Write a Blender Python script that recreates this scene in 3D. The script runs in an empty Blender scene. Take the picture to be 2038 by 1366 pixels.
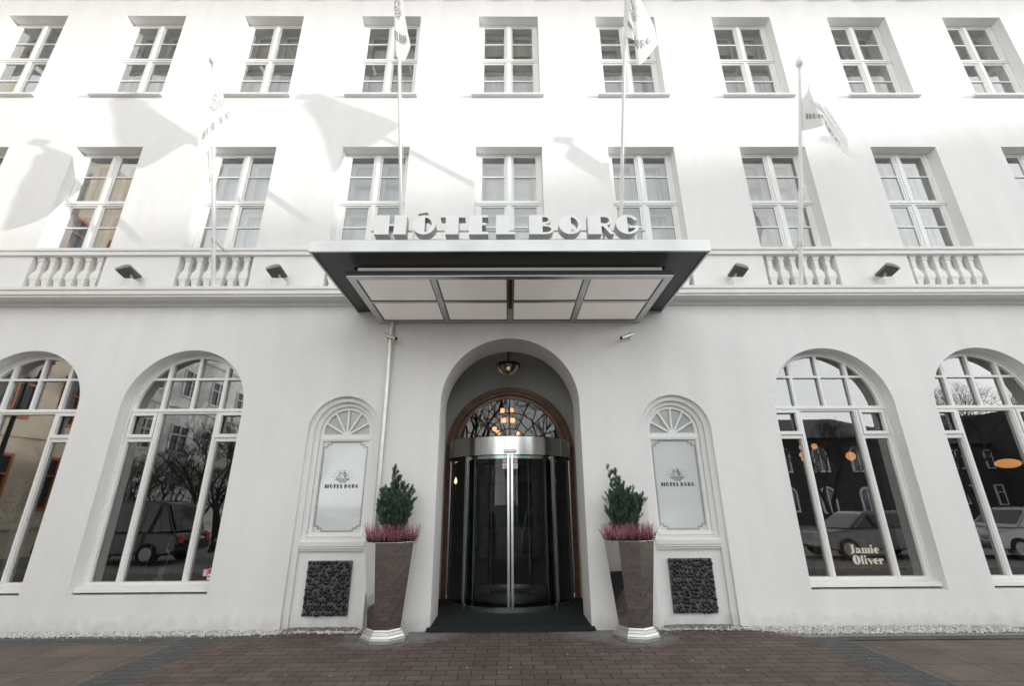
import bpy, bmesh, math, random
from mathutils import Vector, Matrix
from mathutils.geometry import tessellate_polygon
PI = math.pi
rad = math.radians
scene = bpy.context.scene
COL = scene.collection
random.seed(7)

# ------------------------------------------------------------------ camera
F_PX, PITCH, YAW, ROLL = 906.17, .3384, -.0081, -.0061
cam_d = bpy.data.cameras.new('camera')
cam_d.sensor_width = 36.0
cam_d.sensor_fit = 'HORIZONTAL'
cam_d.lens = F_PX / 2038 * 36
cam_d.clip_end = 2000
cam_d.clip_start = .05
cam = bpy.data.objects.new('camera', cam_d)
COL.objects.link(cam)
cp, sp, cy, sy = math.cos(PITCH), math.sin(PITCH), math.cos(YAW), math.sin(YAW)
Z = Matrix(((cy, -sy, 0), (sy, cy, 0), (0, 0, 1)))
rt, fw, up = Z @ Vector((1, 0, 0)), Z @ Vector((0, cp, sp)), Z @ Vector((0, -sp, cp))
c_, s_ = math.cos(ROLL), math.sin(ROLL)
rt2, up2 = c_ * rt + s_ * up, -s_ * rt + c_ * up
M = Matrix((rt2, up2, -fw)).transposed().to_4x4()
M.translation = Vector((-.0069, -6.95, 1.6))
cam.matrix_world = M
scene.camera = cam

# ------------------------------------------------------------------ world, sun, exposure
SUN = Vector((4.2, -1.42, .43)).normalized()          # towards the sun
elev = math.asin(SUN.z)
world = bpy.data.worlds.new('World')
scene.world = world
world.use_nodes = True
wn, wl = world.node_tree.nodes, world.node_tree.links
wn.clear()
sky = wn.new('ShaderNodeTexSky')
sky.sky_type = 'NISHITA'
sky.sun_disc = False
sky.sun_elevation = elev
sky.sun_rotation = math.atan2(SUN.x, SUN.y)
sky.air_density = 1.0
sky.dust_density = 2.0
hs = wn.new('ShaderNodeHueSaturation')
hs.inputs['Saturation'].default_value = .22
tc = wn.new('ShaderNodeTexCoord')
cl = wn.new('ShaderNodeTexNoise')
cl.inputs['Scale'].default_value = 2.6
cl.inputs['Detail'].default_value = 5
cr = wn.new('ShaderNodeMapRange')
cr.inputs['From Min'].default_value = .38
cr.inputs['From Max'].default_value = .62
mx = wn.new('ShaderNodeMix')
mx.data_type = 'RGBA'
mx.inputs[7].default_value = (13.4, 13.85, 13.85, 1)      # thin bright cloud
SKY_STRENGTH = .15
bg = wn.new('ShaderNodeBackground')
bg.inputs['Strength'].default_value = SKY_STRENGTH
wo = wn.new('ShaderNodeOutputWorld')
wl.new(sky.outputs[0], hs.inputs['Color'])
wl.new(tc.outputs['Generated'], cl.inputs['Vector'])
wl.new(cl.outputs[0], cr.inputs[0])
mr2 = wn.new('ShaderNodeMath'); mr2.operation = 'MULTIPLY_ADD'
mr2.inputs[1].default_value = .35; mr2.inputs[2].default_value = .6
wl.new(cr.outputs[0], mr2.inputs[0])
# bank of bright cloud low over the roofs, thinner and bluer overhead
sepw = wn.new('ShaderNodeSeparateXYZ'); wl.new(tc.outputs['Generated'], sepw.inputs[0])
alt = wn.new('ShaderNodeMapRange'); alt.inputs['From Min'].default_value = .05; alt.inputs['From Max'].default_value = .9
alt.inputs['To Min'].default_value = 1.0; alt.inputs['To Max'].default_value = .25
wl.new(sepw.outputs['Z'], alt.inputs[0])
mfac = wn.new('ShaderNodeMath'); mfac.operation = 'MULTIPLY'
wl.new(mr2.outputs[0], mfac.inputs[0]); wl.new(alt.outputs[0], mfac.inputs[1])
wl.new(mfac.outputs[0], mx.inputs[0])
wl.new(hs.outputs[0], mx.inputs[6])
wl.new(mx.outputs[2], bg.inputs['Color'])
wl.new(bg.outputs[0], wo.inputs[0])

sd = bpy.data.lights.new('sun', 'SUN')
sd.energy = 2.2
sd.angle = rad(.55)
sd.color = (1.0, .975, .94)
so = bpy.data.objects.new('sun', sd)
so.rotation_euler = SUN.to_track_quat('Z', 'Y').to_euler()
so.location = (20, -20, 20)
COL.objects.link(so)

scene.view_settings.view_transform = 'Standard'
scene.view_settings.look = 'None'
scene.view_settings.exposure = .66
scene.view_settings.gamma = 1.0
scene.cycles.max_bounces = 10
scene.cycles.transparent_max_bounces = 16
scene.cycles.glossy_bounces = 4
scene.cycles.diffuse_bounces = 5

# ------------------------------------------------------------------ materials
MATS = {}
def mat(name, color, rough=.6, metal=0.0, var=.06, scale=3.0, bump=0.0, bscale=60.0, spec=.5, emit=None, coat=0.0, detail=4, aniso=0):
    m = bpy.data.materials.new(name)
    m.use_nodes = True
    nt = m.node_tree
    b = nt.nodes['Principled BSDF']
    tcn = nt.nodes.new('ShaderNodeTexCoord')
    n = nt.nodes.new('ShaderNodeTexNoise')
    n.inputs['Scale'].default_value = scale
    n.inputs['Detail'].default_value = detail
    nt.links.new(tcn.outputs['Object'], n.inputs['Vector'])
    r = nt.nodes.new('ShaderNodeValToRGB')
    r.color_ramp.elements[0].position = .3
    r.color_ramp.elements[1].position = .7
    r.color_ramp.elements[0].color = tuple(c * (1 - var) for c in color) + (1,)
    r.color_ramp.elements[1].color = tuple(min(1, c * (1 + var)) for c in color) + (1,)
    nt.links.new(n.outputs[0], r.inputs[0])
    nt.links.new(r.outputs[0], b.inputs['Base Color'])
    b.inputs['Roughness'].default_value = rough
    b.inputs['Metallic'].default_value = metal
    b.inputs['Specular IOR Level'].default_value = spec
    if coat: b.inputs['Coat Weight'].default_value = coat
    if aniso: b.inputs['Anisotropic'].default_value = aniso
    if bump:
        n2 = nt.nodes.new('ShaderNodeTexNoise')
        n2.inputs['Scale'].default_value = bscale
        n2.inputs['Detail'].default_value = 5
        nt.links.new(tcn.outputs['Object'], n2.inputs['Vector'])
        bp = nt.nodes.new('ShaderNodeBump')
        bp.inputs['Strength'].default_value = bump
        bp.inputs['Distance'].default_value = .01
        nt.links.new(n2.outputs[0], bp.inputs['Height'])
        nt.links.new(bp.outputs[0], b.inputs['Normal'])
    if emit:
        b.inputs['Emission Color'].default_value = tuple(emit[0]) + (1,)
        b.inputs['Emission Strength'].default_value = emit[1]
    MATS[name] = m
    return m

def wall_paint():
    m = mat('white render wall', (.81, .802, .79), .75, var=.035, scale=1.0, bump=.32, bscale=34)
    nt = m.node_tree
    b = nt.nodes['Principled BSDF']
    ramp = [n for n in nt.nodes if n.type == 'VALTORGB'][0]
    tcn = [n for n in nt.nodes if n.type == 'TEX_COORD'][0]
    mpw = nt.nodes.new('ShaderNodeMapping'); mpw.inputs['Scale'].default_value = (2.6, 2.6, .35)
    nt.links.new(tcn.outputs['Object'], mpw.inputs[0])
    n0 = [n for n in nt.nodes if n.type == 'TEX_NOISE' and n.inputs['Scale'].default_value == 1.0][0]
    nt.links.new(mpw.outputs[0], n0.inputs['Vector'])
    sep = nt.nodes.new('ShaderNodeSeparateXYZ')
    nt.links.new(tcn.outputs['Object'], sep.inputs[0])
    # splash dirt: a ragged grey stain in the lowest hand of the wall
    ns = nt.nodes.new('ShaderNodeTexNoise'); ns.inputs['Scale'].default_value = 7; ns.inputs['Detail'].default_value = 6
    nt.links.new(tcn.outputs['Object'], ns.inputs['Vector'])
    ma = nt.nodes.new('ShaderNodeMath'); ma.operation = 'MULTIPLY_ADD'
    ma.inputs[1].default_value = -.35; nt.links.new(ns.outputs[0], ma.inputs[0]); nt.links.new(sep.outputs['Z'], ma.inputs[2])
    mr = nt.nodes.new('ShaderNodeMapRange')
    mr.inputs['From Min'].default_value = -.16; mr.inputs['From Max'].default_value = .02
    mr.inputs['To Min'].default_value = .45; mr.inputs['To Max'].default_value = 0
    nt.links.new(ma.outputs[0], mr.inputs[0])
    mixn = nt.nodes.new('ShaderNodeMix'); mixn.data_type = 'RGBA'
    nt.links.new(mr.outputs[0], mixn.inputs[0])
    nt.links.new(ramp.outputs[0], mixn.inputs[6])
    mixn.inputs[7].default_value = (.45, .43, .40, 1)
    nt.links.new(mixn.outputs[2], b.inputs['Base Color'])
    # broad unevenness of hand-laid render
    bnode = [n for n in nt.nodes if n.type == 'BUMP'][0]
    nb = nt.nodes.new('ShaderNodeTexNoise'); nb.inputs['Scale'].default_value = 1.7; nb.inputs['Detail'].default_value = 3
    nt.links.new(tcn.outputs['Object'], nb.inputs['Vector'])
    b2 = nt.nodes.new('ShaderNodeBump'); b2.inputs['Strength'].default_value = .35; b2.inputs['Distance'].default_value = .035
    nt.links.new(nb.outputs[0], b2.inputs['Height']); nt.links.new(b2.outputs[0], bnode.inputs['Normal'])
    return m
M_WALL = wall_paint()
M_TRIM = mat('white painted moulding', (.80, .79, .77), .6, var=.03, bump=.1)
M_FRAME = mat('white gloss window paint', (.83, .83, .81), .35, var=.02, bump=.05, bscale=25)
M_SILL = mat('pale stone sill', (.72, .71, .68), .6, var=.06, bump=.15)
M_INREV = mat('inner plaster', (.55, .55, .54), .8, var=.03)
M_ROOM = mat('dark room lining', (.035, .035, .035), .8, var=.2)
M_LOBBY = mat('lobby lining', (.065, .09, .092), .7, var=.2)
M_ROOMUP = mat('guest room lining', (.20, .20, .205), .9, var=.1)
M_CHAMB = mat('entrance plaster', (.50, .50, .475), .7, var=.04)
M_STEEL = mat('brushed steel', (.68, .68, .665), .2, 1.0, var=.05, scale=9, bump=.02, bscale=90)
M_STEELW = mat('weathered satin steel', (.66, .66, .63), .42, 1.0, var=.08, scale=5)
M_STEELD = mat('dull grey steel frame', (.33, .33, .31), .45, .6, var=.08, scale=8)
M_MIRROR = mat('polished steel', (.58, .565, .555), .035, 1.0, var=.03, scale=4, bump=.012, bscale=3)
M_CHAR = mat('charcoal soffit', (.020, .024, .026), .42, var=.15)
M_BLACK = mat('black metal', (.012, .013, .014), .4, var=.1)
M_OPAL = mat('opal panel with added glow', (.82, .77, .73), .22, var=.02, spec=.6, emit=((1, .93, .88), .10))  # faint emission added to brighten the opal, which is no lit lamp
M_LETTERF = mat('white letter face', (.87, .88, .87), .4, var=.03, scale=5)
M_LETTERS = mat('letter return', (.50, .51, .50), .35, .2, var=.05)
M_WOOD = mat('varnished dark wood', (.16, .062, .026), .35, var=.35, scale=6, coat=.4)
M_WOODL = mat('light wood', (.62, .48, .34), .45, var=.15)
M_MAT = mat('black bristle mat', (.011, .016, .0165), .95, var=.5, scale=160, bump=.9, bscale=220)
M_STONE = mat('black beach pebble', (.013, .015, .016), .24, var=.6, scale=14, bump=.15, bscale=30)
M_MORTAR = mat('pebble mortar', (.12, .118, .113), .9, var=.25, scale=20, bump=.5)
M_SLAB = mat('grey stone threshold', (.20, .20, .19), .8, var=.35, scale=14, bump=.7, bscale=30)
M_GRAVEL = mat('white gravel', (.62, .61, .59), .75, var=.25, scale=18, bump=.3)
M_SOIL = mat('gravel bed', (.26, .25, .24), .95, var=.4, scale=30, bump=.6)
M_LEAF = mat('thuja green', (.078, .132, .085), .6, var=.35, scale=9)
M_LEAF2 = mat('thuja dark green', (.035, .078, .050), .65, var=.35, scale=9)
M_STEMB = mat('shrub bark', (.16, .11, .07), .8, var=.2)
M_HEATH = mat('heather pink', (.31, .10, .145), .7, var=.35, scale=14)
M_HEATH2 = mat('heather pale pink', (.48, .22, .24), .7, var=.25, scale=14)
M_HEATHG = mat('heather dark green', (.02, .035, .018), .8, var=.3)
M_EARTH = mat('potting soil', (.02, .014, .01), .95, var=.3, bump=.6)
M_POLE = mat('white flagpole', (.80, .80, .78), .35, var=.03, coat=.2)
M_PRINT = mat('flag print', (.34, .33, .32), .8)
M_ETCH = mat('etched dark line', (.05, .065, .06), .4)
M_CURT = mat('net curtain', (.74, .73, .73), .9, var=.05, scale=8)
M_CURT2 = mat('beige lined curtain', (.55, .49, .42), .9, var=.06, scale=8)
M_BLIND = mat('grey roller blind', (.34, .36, .37), .8)
M_FLOOD = mat('light grey lamp housing', (.30, .29, .28), .5, .2)
M_FLOODG = mat('dark lamp grille', (.03, .036, .033), .4)
M_LEATHER = mat('brown leather', (.22, .14, .10), .38, var=.15, bump=.15, bscale=14)
M_BRONZE = mat('pale bronze', (.50, .42, .33), .35, .8, var=.15)
M_BASE = mat('grey stone base', (.32, .31, .28), .7, var=.3, scale=20)
M_DECAL = mat('cream window lettering', (.62, .58, .49), .5)
M_RED = mat('red sticker', (.55, .03, .04), .4)
M_REDL = mat('white sticker', (.75, .74, .74), .4)
M_PINK = mat('pink sticker', (.75, .40, .62), .4)
M_ASPH = mat('asphalt', (.22, .22, .22), .9, var=.25, scale=30, bump=.5)
M_PALE = mat('pale granite paving', (.40, .40, .39), .8, var=.1, scale=2)
M_KERB = mat('granite kerb', (.28, .28, .27), .8, var=.2)
M_GLOBE = mat('lit orange globe', (.8, .5, .3), .5, emit=((1, .42, .14), .7))
M_SHADE = mat('lit amber shade', (.8, .5, .3), .5, emit=((1, .46, .17), 1.15))
M_FLAME = mat('candle bulb', (.9, .7, .5), .5, emit=((1, .66, .38), 1.8))
M_BRASS = mat('brass', (.9, .74, .5), .3, .9)
M_BULB = mat('dim lantern bulb', (.7, .7, .65), .3, emit=((1, .8, .55), .35))
M_FASCIA = mat('satin fascia steel', (.55, .55, .545), .38, .9, var=.10, scale=2.2)
M_DARKSTONE = mat('dark basalt wall', (.045, .043, .042), .85, var=.4, scale=3)
M_SLATE = mat('slate roof', (.06, .062, .068), .6, var=.2)
M_OPPW = mat('opposite white render', (.78, .77, .75), .8, var=.03)
M_OPPT = mat('opposite tan render', (.62, .54, .42), .8, var=.05)
M_ORANGE = mat('orange window paint', (.45, .14, .05), .5)
M_BARK = mat('bare branch bark', (.045, .035, .028), .9, var=.3)
M_TYRE = mat('tyre rubber', (.015, .015, .015), .8)
M_RIM = mat('alloy rim', (.45, .45, .46), .3, .9)
M_LAMP = mat('lamp lens', (.5, .5, .5), .15)
M_CGREY = mat('grey car paint', (.12, .115, .115), .25, .4, coat=.6)
M_CDARK = mat('black car paint', (.012, .013, .015), .2, .2, coat=.6)
M_CSILV = mat('silver car paint', (.38, .38, .39), .25, .6, coat=.6)
M_CRED = mat('red car paint', (.30, .02, .02), .25, .1, coat=.6)
M_WHITEP = mat('white petals', (.62, .64, .60), .7)
M_VASE = mat('grey vase', (.30, .30, .29), .4)
M_REDSH = mat('dark red parasol', (.16, .03, .02), .8)

def glass(name, tint=(.82, .86, .85), k=2.2, base=.03, rough=0.0, wob=.015, wscale=1.6):
    m = bpy.data.materials.new(name)
    m.use_nodes = True
    nt = m.node_tree
    nt.nodes.clear()
    o = nt.nodes.new('ShaderNodeOutputMaterial')
    t = nt.nodes.new('ShaderNodeBsdfTransparent'); t.inputs[0].default_value = tint + (1,)
    g = nt.nodes.new('ShaderNodeBsdfGlossy'); g.inputs['Roughness'].default_value = rough
    f = nt.nodes.new('ShaderNodeFresnel'); f.inputs[0].default_value = 1.52
    a = nt.nodes.new('ShaderNodeMath'); a.operation = 'MULTIPLY_ADD'; a.use_clamp = True
    a.inputs[1].default_value = k; a.inputs[2].default_value = base
    mxs = nt.nodes.new('ShaderNodeMixShader')
    tcn = nt.nodes.new('ShaderNodeTexCoord')
    n = nt.nodes.new('ShaderNodeTexNoise'); n.inputs['Scale'].default_value = wscale; n.inputs['Detail'].default_value = 1
    bp = nt.nodes.new('ShaderNodeBump'); bp.inputs['Strength'].default_value = wob; bp.inputs['Distance'].default_value = 1.0
    L = nt.links.new
    L(tcn.outputs['Object'], n.inputs['Vector']); L(n.outputs[0], bp.inputs['Height'])
    L(bp.outputs[0], g.inputs['Normal'])
    L(f.outputs[0], a.inputs[0]); L(a.outputs[0], mxs.inputs[0])
    L(t.outputs[0], mxs.inputs[1]); L(g.outputs[0], mxs.inputs[2]); L(mxs.outputs[0], o.inputs[0])
    return m
M_GLASS = glass('window glass', (.66, .70, .70), 2.9, .17, wob=.0022, wscale=.9)
M_GLASSUP = glass('upper window glass', (.95, .96, .96), 2.2, .19, wob=.003)
M_DRUM = glass('curved door glass', (.70, .81, .81), 1.1, .0, wob=0)
M_FAN = glass('fanlight glass', (.7, .7, .7), 2.0, .0, wob=.004)
M_BOWL = glass('lantern glass', (.7, .75, .75), 1.5, .05)
M_CARG = mat('car window', (.01, .012, .013), .06, spec=.8)
M_OPPG = mat('opposite window pane', (.05, .06, .07), .08, spec=.8)

def frosted():
    m = mat('etched frosted glass', (.68, .70, .695), .5, var=.02, spec=.3)
    b = m.node_tree.nodes['Principled BSDF']
    b.inputs['Coat Weight'].default_value = 1.0
    b.inputs['Coat Roughness'].default_value = .06
    b.inputs['Coat IOR'].default_value = 1.9
    return m
M_FROST = frosted()
M_FANP = mat('fanlight opal pane', (.44, .46, .45), .12, var=.03, spec=.8)

def flag_cloth():
    m = bpy.data.materials.new('white flag cloth')
    m.use_nodes = True
    nt = m.node_tree
    b = nt.nodes['Principled BSDF']
    b.inputs['Base Color'].default_value = (.88, .88, .87, 1)
    b.inputs['Roughness'].default_value = .8
    tr = nt.nodes.new('ShaderNodeBsdfTranslucent'); tr.inputs[0].default_value = (.9, .9, .89, 1)
    tcn = nt.nodes.new('ShaderNodeTexCoord')
    w = nt.nodes.new('ShaderNodeTexNoise'); w.inputs['Scale'].default_value = 9
    bp = nt.nodes.new('ShaderNodeBump'); bp.inputs['Strength'].default_value = .35; bp.inputs['Distance'].default_value = .03
    nt.links.new(tcn.outputs['Object'], w.inputs['Vector']); nt.links.new(w.outputs[0], bp.inputs['Height']); nt.links.new(bp.outputs[0], b.inputs['Normal'])
    mxs = nt.nodes.new('ShaderNodeMixShader'); mxs.inputs[0].default_value = .38
    nt.links.new(b.outputs[0], mxs.inputs[1]); nt.links.new(tr.outputs[0], mxs.inputs[2])
    nt.links.new(mxs.outputs[0], nt.nodes['Material Output'].inputs[0])
    return m
M_FLAG = flag_cloth()

def brick_paving(name, c1, c2, mortar, bw, bh, mort, rot=0, stain=None, offset=.5, spots=True, bump=.5):
    m = bpy.data.materials.new(name)
    m.use_nodes = True
    nt = m.node_tree
    L = nt.links.new
    b = nt.nodes['Principled BSDF']
    tcn = nt.nodes.new('ShaderNodeTexCoord')
    mp = nt.nodes.new('ShaderNodeMapping'); mp.inputs['Rotation'].default_value = (0, 0, rot)
    L(tcn.outputs['Object'], mp.inputs[0])
    # slight laying irregularity
    wn_ = nt.nodes.new('ShaderNodeTexNoise'); wn_.inputs['Scale'].default_value = 2.3
    L(tcn.outputs['Object'], wn_.inputs['Vector'])
    vm = nt.nodes.new('ShaderNodeVectorMath'); vm.operation = 'MULTIPLY_ADD'
    vm.inputs[1].default_value = (.03, .03, 0)
    L(wn_.outputs['Color'], vm.inputs[0]); L(mp.outputs[0], vm.inputs[2])
    br = nt.nodes.new('ShaderNodeTexBrick')
    br.offset = offset
    br.inputs['Scale'].default_value = 1
    br.inputs['Brick Width'].default_value = bw
    br.inputs['Row Height'].default_value = bh
    br.inputs['Mortar Size'].default_value = mort
    br.inputs['Mortar Smooth'].default_value = .35
    br.inputs['Bias'].default_value = 0
    br.inputs['Color1'].default_value = c1 + (1,)
    br.inputs['Color2'].default_value = c2 + (1,)
    br.inputs['Mortar'].default_value = mortar + (1,)
    L(vm.outputs[0], br.inputs['Vector'])
    n = nt.nodes.new('ShaderNodeTexNoise'); n.inputs['Scale'].default_value = 1.7; n.inputs['Detail'].default_value = 9; n.inputs['Roughness'].default_value = .7
    L(tcn.outputs['Object'], n.inputs['Vector'])
    mr = nt.nodes.new('ShaderNodeMapRange'); mr.inputs['From Min'].default_value = .3; mr.inputs['From Max'].default_value = .7
    mr.inputs['To Min'].default_value = .72; mr.inputs['To Max'].default_value = 1.28
    L(n.outputs[0], mr.inputs[0])
    mul = nt.nodes.new('ShaderNodeVectorMath'); mul.operation = 'SCALE'
    L(br.outputs['Color'], mul.inputs[0]); L(mr.outputs[0], mul.inputs['Scale'])
    col = mul.outputs[0]
    # fine grit
    n3 = nt.nodes.new('ShaderNodeTexNoise'); n3.inputs['Scale'].default_value = 140; n3.inputs['Detail'].default_value = 2
    L(tcn.outputs['Object'], n3.inputs['Vector'])
    mr3 = nt.nodes.new('ShaderNodeMapRange'); mr3.inputs['From Min'].default_value = .3; mr3.inputs['From Max'].default_value = .7
    mr3.inputs['To Min'].default_value = .75; mr3.inputs['To Max'].default_value = 1.25
    L(n3.outputs[0], mr3.inputs[0])
    mul2 = nt.nodes.new('ShaderNodeVectorMath'); mul2.operation = 'SCALE'
    L(col, mul2.inputs[0]); L(mr3.outputs[0], mul2.inputs['Scale'])
    col = mul2.outputs[0]
    if spots:     # trodden chewing gum and droppings
        v = nt.nodes.new('ShaderNodeTexVoronoi'); v.inputs['Scale'].default_value = 4.6; v.inputs['Randomness'].default_value = 1
        L(tcn.outputs['Object'], v.inputs['Vector'])
        cs = nt.nodes.new('ShaderNodeMath'); cs.operation = 'LESS_THAN'
        sepc = nt.nodes.new('ShaderNodeSeparateColor'); L(v.outputs['Color'], sepc.inputs[0])
        rsz = nt.nodes.new('ShaderNodeMath'); rsz.operation = 'MULTIPLY'; rsz.inputs[1].default_value = .085
        L(sepc.outputs[0], rsz.inputs[0])
        L(v.outputs['Distance'], cs.inputs[0]); L(rsz.outputs[0], cs.inputs[1])
        sc = nt.nodes.new('ShaderNodeMath'); sc.operation = 'MULTIPLY'; sc.inputs[1].default_value = .75
        L(cs.outputs[0], sc.inputs[0])
        mx1 = nt.nodes.new('ShaderNodeMix'); mx1.data_type = 'RGBA'
        L(sc.outputs[0], mx1.inputs[0]); L(col, mx1.inputs[6]); mx1.inputs[7].default_value = (.32, .30, .28, 1)
        col = mx1.outputs[2]
    if stain:     # salt bloom in the bricks round the planters
        for (sx, sy_) in stain:
            vs = nt.nodes.new('ShaderNodeVectorMath'); vs.operation = 'DISTANCE'; vs.inputs[1].default_value = (sx, sy_, 0)
            ad = nt.nodes.new('ShaderNodeVectorMath'); ad.operation = 'MULTIPLY'; ad.inputs[1].default_value = (1, 1.3, 0)
            L(tcn.outputs['Object'], ad.inputs[0]); vs.inputs[1].default_value = (sx, sy_ * 1.3, 0)
            L(ad.outputs[0], vs.inputs[0])
            nn = nt.nodes.new('ShaderNodeTexNoise'); nn.inputs['Scale'].default_value = 6; nn.inputs['Detail'].default_value = 6
            L(tcn.outputs['Object'], nn.inputs['Vector'])
            sm = nt.nodes.new('ShaderNodeMath'); sm.operation = 'MULTIPLY_ADD'; sm.inputs[1].default_value = .5
            L(nn.outputs[0], sm.inputs[0]); L(vs.outputs['Value'], sm.inputs[2])
            mrs = nt.nodes.new('ShaderNodeMapRange'); mrs.inputs['From Min'].default_value = .5; mrs.inputs['From Max'].default_value = .85
            mrs.inputs['To Min'].default_value = .55; mrs.inputs['To Max'].default_value = 0
            L(sm.outputs[0], mrs.inputs[0])
            mx2 = nt.nodes.new('ShaderNodeMix'); mx2.data_type = 'RGBA'
            L(mrs.outputs[0], mx2.inputs[0]); L(col, mx2.inputs[6]); mx2.inputs[7].default_value = (.30, .30, .31, 1)
            col = mx2.outputs[2]
    L(col, b.inputs['Base Color'])
    b.inputs['Roughness'].default_value = .82
    hm = nt.nodes.new('ShaderNodeMath'); hm.operation = 'MULTIPLY_ADD'; hm.inputs[1].default_value = -1.0
    L(br.outputs['Fac'], hm.inputs[0])
    n4 = nt.nodes.new('ShaderNodeMath'); n4.operation = 'MULTIPLY'; n4.inputs[1].default_value = .4
    L(n3.outputs[0], n4.inputs[0]); L(n4.outputs[0], hm.inputs[2])
    bm_ = nt.nodes.new('ShaderNodeBump'); bm_.inputs['Strength'].default_value = bump; bm_.inputs['Distance'].default_value = .006
    L(hm.outputs[0], bm_.inputs['Height']); L(bm_.outputs[0], b.inputs['Normal'])
    return m
M_BRICK = brick_paving('brown brick paving', (.094, .069, .061), (.130, .097, .084), (.026, .022, .020), .25, .135, .007, stain=((-1.57, -.36), (1.59, -.36), (-1.1, -.1), (1.1, -.1)))
M_BAND = brick_paving('grey stone band', (.074, .078, .076), (.090, .095, .092), (.022, .022, .022), .225, .118, .006, offset=.5)
M_SETT = brick_paving('dark sett border', (.075, .078, .076), (.098, .10, .098), (.025, .025, .025), .21, .21, .005)
M_PSLAB = brick_paving('brown paving slab', (.128, .101, .086), (.146, .116, .099), (.03, .026, .024), .60, .47, .006, rot=0, offset=.0, bump=.35)

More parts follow.
